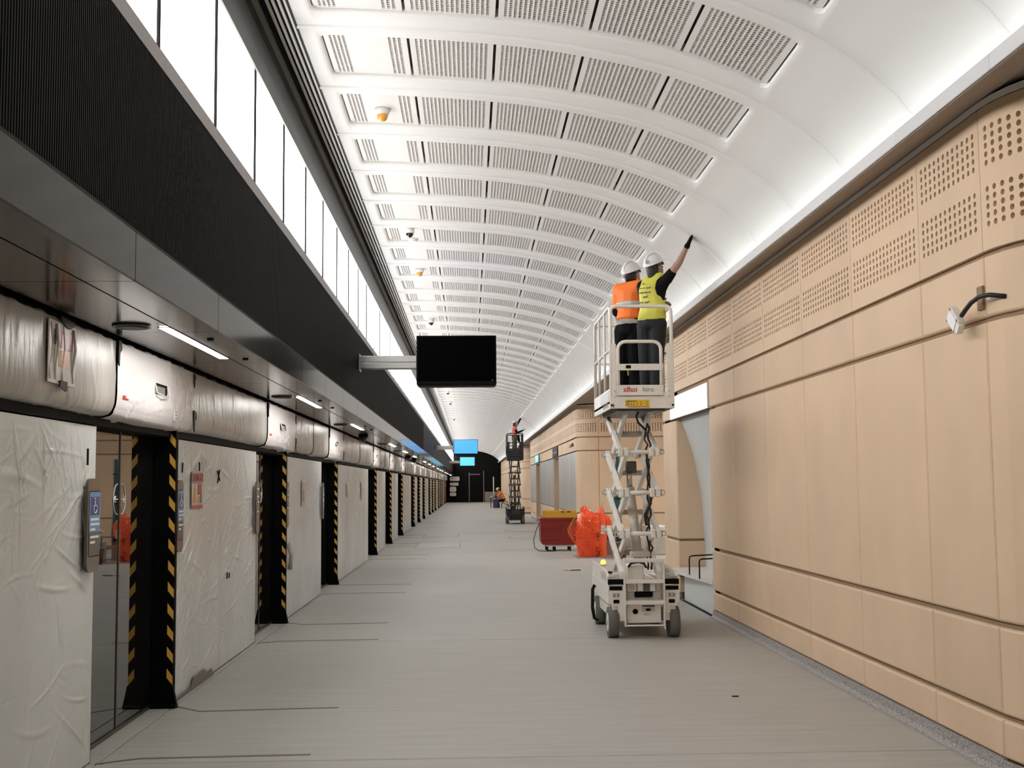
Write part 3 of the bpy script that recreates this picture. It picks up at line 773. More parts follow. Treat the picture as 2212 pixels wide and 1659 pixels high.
# shaped grooves and core behind the panels
def core(b, P, n, top=3.85, bot=.02, off=-.03):
    ts = [P.L*k/n for k in range(n+1)]
    for a, c in zip(ts, ts[1:]):
        p, q = P.at(a, off), P.at(c, off); b.poly([(p.x, p.y, bot), (q.x, q.y, bot), (q.x, q.y, top), (p.x, p.y, top)], 'groove')
def cap(b, P, n):
    """pale strip and black gap above the perforated row"""
    ts = [P.L*k/n for k in range(n+1)]
    for a, c in zip(ts, ts[1:]):
        for off, z0, z1, m in ((.0, 3.850, 3.893, 'white'), (-.05, 3.84, 3.93, 'black')):
            p, q = P.at(a, off), P.at(c, off); b.poly([(p.x, p.y, z0), (q.x, q.y, z0), (q.x, q.y, z1), (p.x, p.y, z1)], m)
        p, q, p2, q2 = P.at(a, 0), P.at(c, 0), P.at(a, -.05), P.at(c, -.05); b.poly([(p.x, p.y, 3.893), (q.x, q.y, 3.893), (q2.x, q2.y, 3.893), (p2.x, p2.y, 3.893)], 'black')
PN1 = Path(('l', (6.4, 5.88), (4.02, 5.88)), ('a', (4.02, 6.88), 1.0, 1.5*PI, PI), ('l', (3.02, 6.88), (3.02, YN)))
# path helper normals: straight pieces use left normal, so run them so that left is outward
def near_paths():
    return [Path(('l', (3.02, 6.88), (3.02, YN))), Path(('a', (4.02, 6.88), 1.0, PI, 1.5*PI)), Path(('l', (6.9, 5.88), (4.02, 5.88)))]
b = MB()
for P in near_paths(): core(b, P, 1 if P.segs[0][0] == 'l' else 10)
b.obj('wall_core', wall_right, fix=False)
b = MB()
for P in near_paths(): cap(b, P, 1 if P.segs[0][0] == 'l' else 10)
far1 = [Path(('l', (3.02, YN), (3.02, 18.65))), Path(('a', (3.62, 18.65), .6, PI, PI/2))]
for P in far1: cap(b, P, 1 if P.segs[0][0] == 'l' else 8)
b.obj('head_strip', wall_right, fix=False)
b = MB(); core(b, Path(('l', (3.02, YN), (3.02, 18.65))), 1, 3.85, 2.58); core(b, Path(('l', (3.02, YF+.02), (3.02, 18.65))), 1); core(b, far1[1], 8); b.obj('wall_core', wall_right, fix=False)
# coved granite skirting
bb = empty('baseboard_right', kind='structure')
def skirting(y0, y1):
    b = MB(); pr = [(2.955, .0005), (2.985, .004), (3.0, .014), (3.008, .03), (3.012, .085), (3.06, .085), (3.06, .0005)]
    b.prism(pr, 'y', y0+.003, y1-.003, 'granite'); b.obj('skirting_piece', bb)
for a, c in ((6.88, 7.52), (7.52, 13.15), (13.15, YN), (YF, 18.65), (34.3, 41.0), (43.5, 52.1), (55.1, 60)): skirting(a, c)
P = Path(('a', (4.02, 6.88), 1.0, PI, 1.5*PI))
b = MB(); b.grid(lambda u, v: Vector((*P.at(P.lens[0]*u, [(.065), (.035), (.02), (.012), (.008)][round(v*4)]), [.0005, .004, .014, .03, .085][round(v*4)])), 12, 4, 'granite'); b.obj('skirting_piece', bb)
# niche: white curved back, beige end wall, sign box above
b = MB(); NB = [(3.40, .44), (3.402, .8), (3.388, 1.083), (3.351, 1.55), (3.261, 2.053), (3.12, 2.50), (3.09, 2.59)]
NP = spline(NB, 4)
b.grid(lambda u, v: Vector((NP[round(v*(len(NP)-1))].x, YN-.25+(YF-YN+.25)*u, NP[round(v*(len(NP)-1))].y)), 2, len(NP)-1, 'niche'); b.obj('niche_back', wall_right)
b = MB(); b.box(3.05, 3.7, YN-.3, YN-.02, .02, 2.6, 'niche'); b.obj('niche_side', wall_right)
for r in (0, 1, 2):
    z0, z1 = ROWS[r]; b = MB(); b.box(3.03, 3.75, YF, YF+.05, z0, z1, 'cladding', .008); b.obj('cladding_panel', wall_right)
b = MB(); b.box(3.04, 3.75, YF+.03, YF+.06, .02, 2.6, 'groove'); b.obj('wall_core', wall_right)
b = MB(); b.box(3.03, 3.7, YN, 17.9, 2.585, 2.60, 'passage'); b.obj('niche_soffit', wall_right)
t = empty('light_box_sign', (3.0, YN, 2.6), 'blank white glowing sign box above the bench niche', 'sign')
b = MB(); b.box(2.995, 3.0, YN+.01, 17.86, 2.608, 2.925, 'signbox'); kid(b, 'face', t)
b = MB(); b.box(3.0, 3.05, YN+.005, 17.87, 2.600, 2.93, 'white', .003); kid(b, 'case', t)
b = MB(); b.box(2.99, 3.05, YN+.005, 17.87, 2.590, 2.600, 'brown'); kid(b, 'bottom_trim', t)
# bench
t = empty('bench', (3.1, 16, 0), 'white stone bench with thin black armrests in the wall niche', 'bench')
b = MB(); b.prism([(3.015, YN-.0), (2.875, YF-.35), (2.90, YF-.12), (3.0, YF-.02), (3.45, YF-.02), (3.45, YN-.0)], 'z', .395, .45, 'slab'); kid(b, 'seat', t)
b = MB(); b.box(3.05, 3.4, YN-.02, YF-.25, .0, .392, 'niche', .004); kid(b, 'plinth', t)
for y, x0 in ((16.0, 2.775), (15.3, 2.88)):
    b = MB(); x0 = max(x0, 2.90); b.tube([(x0, y, .45), (x0, y, .66), (x0+.008, y, .69), (x0+.04, y, .70), (3.38, y, .72), (3.40, y, .70)], .009, 'black', 6); kid(b, 'armrest', t)
# hanging cable with connector at the near corner
t = empty('cable_connector', (2.95, 6.9, 2.7), 'white cable connector block hanging on a black cable from the cladding', 'connector')
b = MB(); b.tube([(3.05, 6.66, 2.70), (2.985, 6.74, 2.722), (2.96, 6.82, 2.722), (2.945, 6.90, 2.70), (2.94, 6.97, 2.668), (2.935, 7.02, 2.64)], .014, 'cable', 8); kid(b, 'cable', t)
b = MB(); mm = Matrix.Translation((2.93, 7.09, 2.622)) @ Matrix.Rotation(.0, 4, 'Z') @ Matrix.Rotation(.72, 4, 'X')
b.xbox(mm, (.05, .16, .10), 'offwhite', .006); b.xbox(mm @ Matrix.Translation((-.027, 0, 0)), (.006, .125, .075), 'white', .002); b.xbox(mm @ Matrix.Translation((-.01, -.09, 0)), (.03, .03, .06), 'offwhite', .003)
for dy, dz in ((-.06, -.04), (.06, -.04), (.06, .04), (-.06, .04)): b.xbox(mm @ Matrix.Translation((-.028, dy, dz)), (.01, .014, .012), 'offwhite_dirty')
kid(b, 'housing', t)
b = MB(); b.box(3.005, 3.022, 6.885, 6.96, 2.66, 2.80, 'groove', .003); b.obj('cable_slot', wall_right)

# second block of the right wall, beyond the cross passage
def far_block(parent, ya, yb, cols, openings, steel):
    clad(parent, XR+.6+2.0, ya, 2.0, PI/2); clad(parent, XR+.6+4.0, ya, 2.0, PI/2)
    clad_arc(parent, XR+.6, ya+.6, .6, PI*1.5, PI)
    for a, c in zip(cols, cols[1:]):
        op = any(a >= o[0]-.01 and c <= o[1]+.01 for o in openings)
        n = max(1, round((c-a)/1.8)); 
        clad(parent, XR, a, c-a, rows=[2] if op is False else [], steel=steel)
        if not op: clad(parent, XR, a, c-a, rows=[0, 1])
        for j in range(n): clad(parent, XR, a+(c-a)*j/n, (c-a)/n, rows=[3, 4])
    clad_arc(parent, XR+.6, yb-.6, .6, PI, PI/2)
    b = MB()
    segs = [cols[0]] + [v for o in openings for v in o] + [cols[-1]]
    for q in range(0, len(segs), 2): core(b, Path(('l', (XR, segs[q]), (XR, segs[q+1]))), 1)
    core(b, Path(('l', (XR, cols[0]), (XR, cols[-1]))), 1, 3.85, 2.59)
    core(b, Path(('l', (XR+4.6, ya), (XR+.6, ya))), 1); core(b, Path(('a', (XR+.6, ya+.6), .6, PI, PI*1.5)), 8)
    core(b, Path(('a', (XR+.6, yb-.6), .6, PI, PI/2)), 8)
    b.obj('wall_core', parent, fix=False)
    b = MB()
    for P, n in ((Path(('l', (XR, cols[0]), (XR, cols[-1]))), 1), (Path(('l', (XR+4.6, ya), (XR+.6, ya))), 1), (Path(('a', (XR+.6, ya+.6), .6, PI, PI*1.5)), 8), (Path(('a', (XR+.6, yb-.6), .6, PI, PI/2)), 8)): cap(b, P, n)
    b.obj('head_strip', parent, fix=False)
    for o in openings:
        b = MB(); b.box(XR+.02, XR+1.4, o[1], o[1]+.03, .0, 2.6, 'cladding'); b.box(XR+.02, XR+1.4, o[0]-.03, o[0], 0, 2.6, 'cladding'); b.box(XR+1.37, XR+1.4, o[0], o[1], 0, 2.6, 'passage'); b.box(XR+.02, XR+1.4, o[0], o[1], 2.57, 2.6, 'groove'); b.box(XR-.02, XR+1.4, o[0], o[1], -.02, 0, 'floor')
        b.obj('recess_lining', parent)
wr2 = empty('wall_right', kind='structure')
far_block(wr2, 33.7, 60.6, [34.3, 37.6, 41.0, 43.5, 47.8, 52.1, 55.1, 57.5, 60.0], [(41.0, 43.5), (52.1, 55.1)], True)
wr3 = empty('wall_right', kind='structure')
far_block(wr3, 69.0, 117.9, [69.6+2.96*k for k in range(17)], [(78.48, 81.44), (90.32, 93.28)], False)
for a, c in ((60.8, 68.9), (19.4, 33.6), (Y0, 5.8)):
    b = MB(); b.box(8.5, 8.6, a-1, c+1, 0, 3.95, 'cladding'); b.obj('passage_end', wr2)
# fittings on the second block
b = MB(); b.box(2.985, 3.01, 41.05, 43.45, 2.615, 2.965, 'black', .01); t = b.obj('dark_screen', None, 'dark unlit screen above the nearer recess of the far cladding block', 'screen')
b = MB(); b.box(2.98, 2.986, 41.15, 43.35, 2.74, 2.79, 'sign_dark'); b.obj('text_band', t)
b = MB(); b.box(2.985, 3.01, 52.15, 55.0, 2.615, 2.965, 'sign_navy', .01); t = b.obj('blue_screen', None, 'small lit blue screen above the farther recess of the far cladding block', 'screen')
b = MB(); b.box(2.98, 2.986, 52.35, 54.8, 2.65, 2.94, 'screen_cyan'); b.obj('panel', t)
t = empty('wall_camera', (2.99, 35.0, 2.80), 'small grey camera bracket on the corner of the far cladding block', 'camera')
b = MB(); b.box(-.02, .03, -.05, .05, -.05, .05, 'steel_dark'); b.obj('bracket', t)
b = MB(); b.sph((-.06, 0, -.03), (.05, .05, .06), 'offwhite_dirty', 2); b.obj('head', t)

# ------------------------------------------------------------------ end wall and back wall
wall_back = empty('wall_back', kind='structure')
b = MB(); b.box(-2.6, 3.3, Y1-.2, Y1, 0, 5.3, 'black_rough'); b.obj('end_panel', wall_back)
b = MB(); b.box(1.45, 3.0, Y1-.24, Y1-.2, .02, 1.0, 'passage'); b.obj('dado_panel', wall_back)
b = MB(); b.box(-2.6, 9, Y0-.1, Y0, 0, 5.3, 'passage'); b.obj('rear_panel', wall_back)
dd = empty('door_18', (0, Y1-.2, 0), kind='structure')
b = MB(); b.box(-.05, 1.33, -.06, 0, 0, 2.85, 'black'); b.obj('door_leaf', dd)
b = MB(); b.box(-.10, -.03, -.10, 0, 0, 2.9, 'trim'); b.box(1.31, 1.38, -.10, 0, 0, 3.05, 'trim'); b.box(-.03, 1.0, -.10, 0, 2.66, 2.74, 'trim'); b.obj('door_frame', dd)
names = ['thick white roll hung highest', 'flat white bag below the thick roll', 'rounded white bag below the flat one', 'white bag hung lowest, nearest the floor']
for k, (z0, z1, xw) in enumerate(((2.08, 2.50, .95), (1.62, 1.92, .85), (1.02, 1.52, .62), (.62, .95, .62))):
    b = MB(); n = 5
    b.prism(plate_outline(-1.95, -1.95+xw, z0, z1, .12), 'y', Y1-.62, Y1-.22, 'offwhite'); b.obj('wrapped_roll', None, names[k] + ' at the dark end wall', 'bundle', 'bundles at the end wall')

# ------------------------------------------------------------------ scissor lifts
def make_lift(x, y, z_top, label, c, group='scissor lifts'):
    """c = colours; x = centre, y = front of chassis, z_top = platform floor height"""
    t = empty('scissor_lift', (x, y, 0), label, 'lift', group)
    body, arm, dirt, dark = c['body'], c['arm'], c['dirt'], 'black'
    HW = .383; LEN = 1.78; big = c.get('detail', True)
    # chassis: side pontoons, plates with cut-out hints, ladder
    b = MB()
    for s in (-1, 1):
        b.box(s*.262, s*.345, .03, LEN, .20, .56, body, .008)
        b.prism([(s*.205, .19), (s*.205, .565), (s*.385, .565), (s*.385, .40), (s*.34, .345), (s*.285, .345), (s*.285, .19)], 'y', .0, .03, body)
        b.box(s*.345, s*.383, .05, LEN, .36, .57, body, .006)
    b.box(-.30, .30, LEN-.03, LEN, .16, .56, body, .006); b.box(-.26, .26, .25, LEN-.03, .16, .30, dirt)
    b.obj('chassis', t)
    b = MB()
    for s in (-1, 1):
        b.prism([(s*.225, .568), (s*.385, .568), (s*.385, .575), (s*.42, .70), (s*.43, .73)] if False else [(s*.22, .575), (s*.385, .575), (s*.385, .63), (s*.22, .63)], 'y', .02, .06, dark)
        b.prism([(.06, .57), (LEN-.1, .57), (LEN-.1, .73), (.25, .71), (.06, .655)], 'x', s*.365, s*.385, body)
        b.box(s*.30, s*.375, .06, LEN-.1, .645, .66, dirt)
    b.obj('side_tray', t)
    if big:
        for s in (-1, 1):
            b = MB(); b.box(s*.235, s*.375, -.008, .0, .515, .56, dark, .004); b.obj('light_slot', t)
            b = MB(); b.xbox(Matrix.Translation((s*.30, -.002, .395)), (.065, .012, .040), dark, .018); b.obj('tie_down_hole', t)
        b = MB()
        for s in (-1, 1):
            b.box(s*.262, s*.342, -.004, .0, .435, .487, 'offwhite_dirty')
            b.tube([(s*.285, -.006, .45), (s*.275, -.006, .465), (s*.285, -.006, .478)], .004, dark, 5); b.tube([(s*.315, -.006, .476), (s*.328, -.006, .462), (s*.312, -.006, .447)], .004, dark, 5)
        b.obj('decal', t)
    for s in (-1, 1):
        for yy in (.12, 1.42):
            wd = MB(); wd.cyl((s*.275, yy, .165), (s*.384, yy, .165), .165, c['tyre'], 26); wd.cyl((s*.384, yy, .165), (s*.388, yy, .165), .10, body, 18); wd.cyl((s*.386, yy, .165), (s*.393, yy, .165), .035, dirt, 10); wd.obj('wheel', t)
    if big:   # guard at rear left pontoon
        b = MB(); b.tube([(-.40, 1.30, .47), (-.425, 1.30, .42), (-.43, 1.30, .20), (-.41, 1.30, .08), (-.36, 1.30, .06)], .02, 'rubber_black', 6); b.obj('fender', t)
    # entry ladder at the front
    b = MB()
    for s in (-1, 1): b = MB(); b.box(s*.205, s*.218, -.07, .02, .13 if s < 0 else .10, .86, body, .003); b.obj('ladder_rail', t)
    for z in (.835, .610, .385, .155):
        b = MB(); b.box(-.205, .205, -.07, -.03, z-.02, z+.02 if z > .3 else z-.005, body, .004); b.obj('rung', t)
    b = MB(); b.box(-.19, .19, .03, .30, .16, .375, body, .006); bx_ = b.obj('battery_box', t)
    b = MB(); b.box(-.20, .20, .04, .42, .41, .60, dirt, .006); b.box(-.17, .01, .06, .34, .60, .78, body, .01); b.obj('control_box', t)
    if big:
        b = MB(); b.cyl((-.095, .01, .285), (-.095, .03, .285), .028, dark, 16); b.obj('knob', bx_)
        b = MB(); b.box(-.02, .115, .02, .031, .285, .352, dirt); b.box(-.018, .113, .016, .022, .338, .348, dark); b.box(.02, .07, .014, .022, .292, .315, dark); b.obj('isolator', bx_)
        b = MB()
        for k in range(4): b.box(.0+k*.018, .008+k*.018, .024, .031, .24, .266, dirt)
        b.obj('label_marks', bx_)
        b = MB(); b.xbox(Matrix.Translation((-.13, .03, .545)), (.10, .03, .095), body, .02); b.xbox(Matrix.Translation((.03, .025, .545)), (.19, .03, .09), 'white', .006); b.xbox(Matrix.Translation((.03, .008, .545)), (.075, .02, .085), 'sign_dark', .006); b.xbox(Matrix.Translation((.165, .03, .54)), (.05, .02, .07), dirt, .004); b.obj('socket_panel', t)
        b = MB(); b.cyl((-.13, .008, .545), (-.13, .02, .545), .035, dirt, 16); b.obj('socket', t)
        b = MB(); b.xbox(Matrix.Translation((0, .03, .465)), (.20, .02, .06), dark, .01); b.obj('grille_slot', t)
        b = MB(); b.tube([(-.16, .05, .76), (-.13, .04, .80), (-.05, .03, .815), (.01, .05, .80), (.04, .08, .75)], .014, 'cable', 7); b.obj('hose', t)
        b = MB(); b.tube([(-.36, .55, .66), (-.33, .5, .675), (-.29, .47, .672)], .014, 'cable', 6); b.obj('lever', t)
        b = MB()
        for q in range(4): b.box(-.3865, -.384, .25+q*.13, .30+q*.13, .60, .68, 'danger_pink')
        b.obj('warning_strip', t)
        b = MB(); b.cyl((-.355, .75, .73), (-.355, .75, .745), .035, dirt, 12); b.sph((-.355, .75, .765), (.033, .033, .036), 'amber', 2); b.obj('beacon', t)
    # scissor stack
    z0, n = c.get('z0', .66), c.get('n', 4); hz_ = (z_top-.10-z0)/n; span = math.sqrt(1.30**2-hz_**2); ya, yb = .22, .22+span
    for k in range(n):
        zl, zh = z0+hz_*k, z0+hz_*(k+1)
        for s in (-1, 1):
            for xo, p, q in ((.205, (ya, zl), (yb, zh)), (.14, (yb, zl), (ya, zh))):
                b = MB(); b.bar((s*xo, p[0], p[1]), (s*xo, q[0], q[1]), .045, .085, arm, up=(0, 0, 1), bev=.004)
                b.cyl((s*(xo-.03), (ya+yb)/2, (zl+zh)/2), (s*(xo+.03), (ya+yb)/2, (zl+zh)/2), .03, dirt, 10)
                for e in (p, q): b.box(s*(xo-.026), s*(xo+.026), e[0]-.045, e[0]+.045, e[1]-.05, e[1]+.05, body if big else arm, .008)
                b.obj('scissor_arm', t)
        if k:
            for yy in (ya, yb):
                b = MB(); b.cyl((-.25, yy, zl), (.25, yy, zl), .024, body if big else arm, 12)
                for s in (-1, 1):
                    if big: b.tube([(s*.232, yy-.02, zl+.028), (s*.272, yy-.02, zl+.024), (s*.28, yy-.02, zl), (s*.272, yy-.02, zl-.024), (s*.232, yy-.02, zl-.028)], .007, dirt, 6)
                b.obj('cross_tube', t)
        b = MB(); b.box(-.17, .17, (ya+yb)/2-.025, (ya+yb)/2+.025, (zl+zh)/2-.03, (zl+zh)/2+.03, dirt, .006); b.obj('centre_tube', t)
    b = MB(); b.cyl((0, ya+.15, z0+hz_*.25), (-.03, ya+.55, z0+hz_*2.1), .052, dirt, 14); b.cyl((-.03, ya+.55, z0+hz_*2.1), (-.035, ya+.62, z0+hz_*2.7), .032, 'chrome', 12); b.box(-.10, .12, ya+.05, ya+.16, z0+hz_*.42, z0+hz_*.56, dirt, .01); b.box(-.07, .05, ya+.55, ya+.66, z0+hz_*2.5, z0+hz_*2.8, 'steel_dark', .01); b.obj('lift_cylinder', t)
    if big:
        rnd = random.Random(4)
        for base in (.10, .13):
            pts = []; zz = z0+.05
            while zz < z_top-.2: pts.append((base+rnd.uniform(-.018, .022), ya+.10+rnd.uniform(-.03, .05), zz)); zz += .06
            b = MB(); b.tube(pts, .011, 'cable', 6); b.obj('hose', t)
        b = MB(); b.tube([(.09, ya+.08, z_top-.30), (.0, ya+.02, z_top-.22), (-.02, ya, z_top-.15), (.01, ya, z_top-.10), (.10, ya+.05, z_top-.09)], .012, 'cable', 6); b.obj('hose', t)
        b = MB(); b.tube([(.13, ya+.05, z0+hz_*2+.02), (.12, ya, z0+hz_*2-.12), (.06, ya, z0+hz_*2-.25), (.08, ya+.05, z0+hz_*2-.36)], .018, 'cable', 6); b.obj('hose', t)
    # platform
    PW, ZB, PF, PB = .352, z_top-.088, -.12, 1.52
    b = MB(); b.box(-PW, PW, PF+.02, PB, ZB+.05, z_top-.004, body, .004); b.box(-.26, .26, PF+.1, PB-.1, ZB-.02, ZB+.05, 'steel_dark'); b.obj('deck', t)
    b = MB(); b.box(-PW, PW, PF-.01, PF+.02, ZB, z_top+.045, body, .004)
    for s in (-1, 1): b.box(s*(PW-.02), s*PW, PF, PB, ZB, z_top+.13, body, .003)
    b.box(-PW, PW, PB-.02, PB, ZB, z_top+.13, body, .003); b.obj('toe_board', t)
    R = .017; RT = z_top+1.03
    def hoop(pts, r=R, nm='guard_rail', m=body): b = MB(); b.tube(pts, r, m, 8); b.obj(nm, t)
    for s in (-1, 1):     # front corner posts with wide lower plates
        b = MB(); b.box(s*(PW-.075), s*PW, PF-.008, PF+.012, z_top+.02, z_top+.62, body, .004)
        b.obj('corner_plate', t)
    def rr(x0, x1, z0_, z1_, y_, r=.06):   # inverted U hoop in the x-z plane
        return [(x0, y_, z0_)] + [(x0+r-r*math.cos(a), y_, z1_-r+r*math.sin(a)) for a in (0, PI/8, PI/4, 3*PI/8, PI/2)] + [(x1-r+r*math.sin(a), y_, z1_-r+r*math.cos(a)) for a in (0, PI/8, PI/4, 3*PI/8, PI/2)] + [(x1, y_, z0_)]
    hoop(rr(-PW+.02, PW-.02, z_top+.04, RT, PF+.01), .019)
    for s in (-1, 1):
        xx = s*(PW-.018)
        hoop([(xx, PF+.01, z_top+.04), (xx, PF+.01, RT-.10), (xx, PF+.05, RT-.03), (xx, PF+.12, RT), (xx, PB-.08, RT), (xx, PB-.02, RT-.05), (xx, PB-.015, z_top+.05)], .018)
        hoop([(xx, PF+.02, z_top+.56), (xx, PB-.02, z_top+.56)], .015)
        for q in (.36, .70): hoop([(xx, PF+(PB-PF)*q, z_top+.05), (xx, PF+(PB-PF)*q, RT)], .014, 'rail_post')
    hoop(rr(-PW+.02, PW-.02, z_top+.05, RT, PB-.015)); hoop([(-PW+.02, PB-.015, z_top+.56), (PW-.02, PB-.015, z_top+.56)], .015)
    # gate
    GX0, GX1 = -.278, .215 if not big else .212
    g = MB(); g.tube(rr(GX0+.02, GX1, z_top+.05, z_top+.64, PF-.012, .085), .019, body, 8); g.box(GX0, GX1+.02, PF-.03, PF-.012, z_top+.05, z_top+.165, body, .004); g.box(GX0, GX1+.02, PF-.03, PF-.010, z_top+.325, z_top+.395, body, .004); gate = g.obj('gate', t)
    if big:
        b = MB(); b.box(-.175, -.12, PF-.036, PF-.029, z_top+.345, z_top+.38, dark, .006); b.obj('latch', gate)
        b = MB()
        for s in (-1, 1):
            for q in (.09, .15): b.cyl((s*(PW-.055), PF-.02, z_top+q-.05), (s*(PW-.055), PF-.008, z_top+q-.05), .008, dirt, 8)
            b.cyl((s*(PW-.02), PF-.02, ZB+.035), (s*(PW-.02), PF-.009, ZB+.035), .012, dark, 10)
        for q in range(5): b.cyl((GX1+.01, PF-.034, z_top+.10+q*.08), (GX1+.01, PF-.029, z_top+.10+q*.08), .006, dirt, 6)
        b.obj('bolt', t)
        mt = Matrix.Translation((-.205, PF-.0315, z_top+.092)) @ Matrix.Rotation(PI/2, 4, 'X')
        text('lettering', 'alfasi', .078, mt, 'red_text', gate, bold=.0012)
        text('lettering', 'hire', .078, Matrix.Translation((.0, PF-.0315, z_top+.092)) @ Matrix.Rotation(PI/2, 4, 'X'), 'grey_text', gate)
        b = MB(); b.box(-.185, .075, PF-.014, PF-.010, z_top-.068, z_top+.006, 'yellow'); b.box(-.155, .073, PF-.0145, PF-.010, z_top-.075, z_top-.068, 'red'); lp = b.obj('load_plate', t)
        b = MB()
        for q, xx in enumerate((-.165, -.148, -.122, -.095, -.02, .045)): b.box(xx, xx+.007, PF-.017, PF-.014, z_top-.055, z_top-.035, 'sign_dark'); b.box(xx-.002, xx+.012, PF-.017, PF-.014, z_top-.020, z_top-.012, 'sign_dark')
        b.tube([(-.175, PF-.015, z_top-.062), (-.17, PF-.015, z_top-.008), (-.06, PF-.015, z_top-.005), (-.055, PF-.015, z_top-.062)], .0025, 'sign_dark', 4)
        b.obj('plate_marks', lp)
        b = MB(); b.box(-PW+.035, -PW+.045, PF-.014, PF-.010, z_top-.075, z_top-.035, 'red'); b.obj('red_mark', t)
        b = MB()
        for q in range(4): b.box(-PW-.003, -PW, PF+.15+q*.14, PF+.20+q*.14, ZB+.02, ZB+.075, 'mauve')
        b.box(-PW-.003, -PW, PF+.1, PF+.9, z_top+.0, z_top+.11, 'alu'); b.obj('side_decal', t)
    else:
        b = MB(); b.box(-.24, .17, PF-.03, PF-.012, z_top+.16, z_top+.32, body); b.box(-PW, -.24, PF-.02, PF, z_top, z_top+.68, body); b.box(.17, PW, PF-.02, PF, z_top, z_top+.68, body); b.obj('panel', t)
        b = MB(); b.box(-.20, .16, PF+.1, PF+.5, z_top+.06, z_top+.20, 'sign_dark', .01); b.obj('tray', t)
        b = MB(); b.tube([(.17, .7, z_top+1.0), (.2, .7, z_top+.7)], .05, 'black', 8); b.obj('control_handle', t)
    return t
LX, LY = 1.872, 13.08
make_lift(LX, LY, 2.56, 'cream scissor lift raised high, carrying two workers beside the bench', dict(body='offwhite', arm='offwhite', dirt='offwhite_dirty', tyre='rubber'))
b = MB(); b.sph((LX+.30, LY+.75, 2.60), (.05, .07, .03), 'white', 1); b.cyl((LX+.245, LY+.35, 2.565), (LX+.245, LY+.35, 2.80), .035, 'yellow_tray', 12); b.cyl((LX+.245, LY+.35, 2.80), (LX+.245, LY+.35, 2.83), .025, 'offwhite', 10)
b.obj('sealant_tube', None, 'tan sealant cartridge standing at the gate of the cream lift', 'tube')
make_lift(1.935, 51.3, 2.80, 'dark scissor lift far down the platform carrying one worker', dict(body='dark_lift', arm='dark_arm', dirt='olive', tyre='rubber', detail=False, n=4, z0=.62))

# ------------------------------------------------------------------ people
def remesh(name, blobs, m, vox=.010, smooth=4, parent=None):
    """blobs: list of lists of (centre, radii[, rotation]); each list is hulled, all fused into one surface"""
    bm = bmesh.new()
    for bl in blobs:
        vs = []
        for e in bl:
            c, r = Vector(e[0]), e[1]; r = (r, r, r) if not hasattr(r, '__len__') else r
            R_ = e[2] if len(e) > 2 else Matrix.Identity(3)
            t = bmesh.new(); bmesh.ops.create_icosphere(t, subdivisions=2, radius=1)
            for v in t.verts: vs.append(bm.verts.new(R_ @ Vector((v.co.x*r[0], v.co.y*r[1], v.co.z*r[2])) + c))
            t.free()
        h = bmesh.ops.convex_hull(bm, input=vs, use_existing_faces=False)
        junk = list({g for g in h['geom_interior'] if isinstance(g, bmesh.types.BMVert)})
        bmesh.ops.delete(bm, geom=junk, context='VERTS')
    me = bpy.data.meshes.new(name); bm.to_mesh(me); bm.free()
    o = bpy.data.objects.new(name, me); COL.objects.link(o)
    k = o.modifiers.new('r', 'REMESH'); k.mode = 'VOXEL'; k.voxel_size = vox; k.use_smooth_shade = True
    if smooth: s = o.modifiers.new('s', 'SMOOTH'); s.iterations = smooth; s.factor = .5
    n = bpy.data.meshes.new_from_object(o.evaluated_get(bpy.context.evaluated_depsgraph_get()))
    bpy.data.objects.remove(o); n.materials.clear(); n.materials.append(M[m])
    for p in n.polygons: p.use_smooth = True
    return link(name, n, parent)
def V3(*a): return Vector(a)
def hand(w_, d, up, side, curl=.35, r=1.0):
    """palm and five fingers: w_ wrist, d pointing direction, up = back of the hand normal"""
    d = Vector(d).normalized(); up = Vector(up); up = (up-d*up.dot(d)).normalized(); sx = d.cross(up)*side
    P = lambda a, c, e=0: Vector(w_)+d*a*r+sx*c*r+up*e*r
    out = [[(P(.0, 0), .023*r), (P(.085, -.030), .0135*r), (P(.085, .030), .0135*r)]]
    for k, (c, ln) in enumerate(((-.032, .062), (-.011, .076), (.011, .072), (.031, .056))):
        a = P(.088, c); q = a+(d*math.cos(curl)-up*math.sin(curl))*ln*.5*r; e = q+(d*math.cos(curl*2)-up*math.sin(curl*2))*ln*.5*r
        out += [[(a, .0098*r), (q, .009*r)], [(q, .009*r), (e, .008*r)]]
    a = P(.02, -.028); q = P(.055, -.056, -.012); e = P(.085, -.060, -.020)
    out += [[(a, .013*r), (q, .0105*r)], [(q, .0105*r), (e, .009*r)]]
    return out
def head_frame(c, yaw, pitch): return Matrix.Translation(c) @ Matrix.Rotation(yaw, 4, 'Z') @ Matrix.Rotation(pitch, 4, 'X')
def head_blobs(F):
    R_ = F.to_3x3(); P = lambda *a: F @ Vector(a)
    return [[(P(0, -.012, .035), (.074, .094, .088), R_)], [(P(0, .03, -.01), (.060, .064, .055), R_), (P(0, .055, -.088), (.030, .030, .024), R_)],
            [(P(0, .088, .012), .010), (P(0, .108, -.026), .014)], [(P(.077, -.008, -.008), (.010, .022, .034), R_)], [(P(-.077, -.008, -.008), (.010, .022, .034), R_)],
            [(P(-.02, .083, -.058), .009), (P(.02, .083, -.058), .009)], [(P(-.045, .078, .034), .014), (P(.045, .078, .034), .014)]]
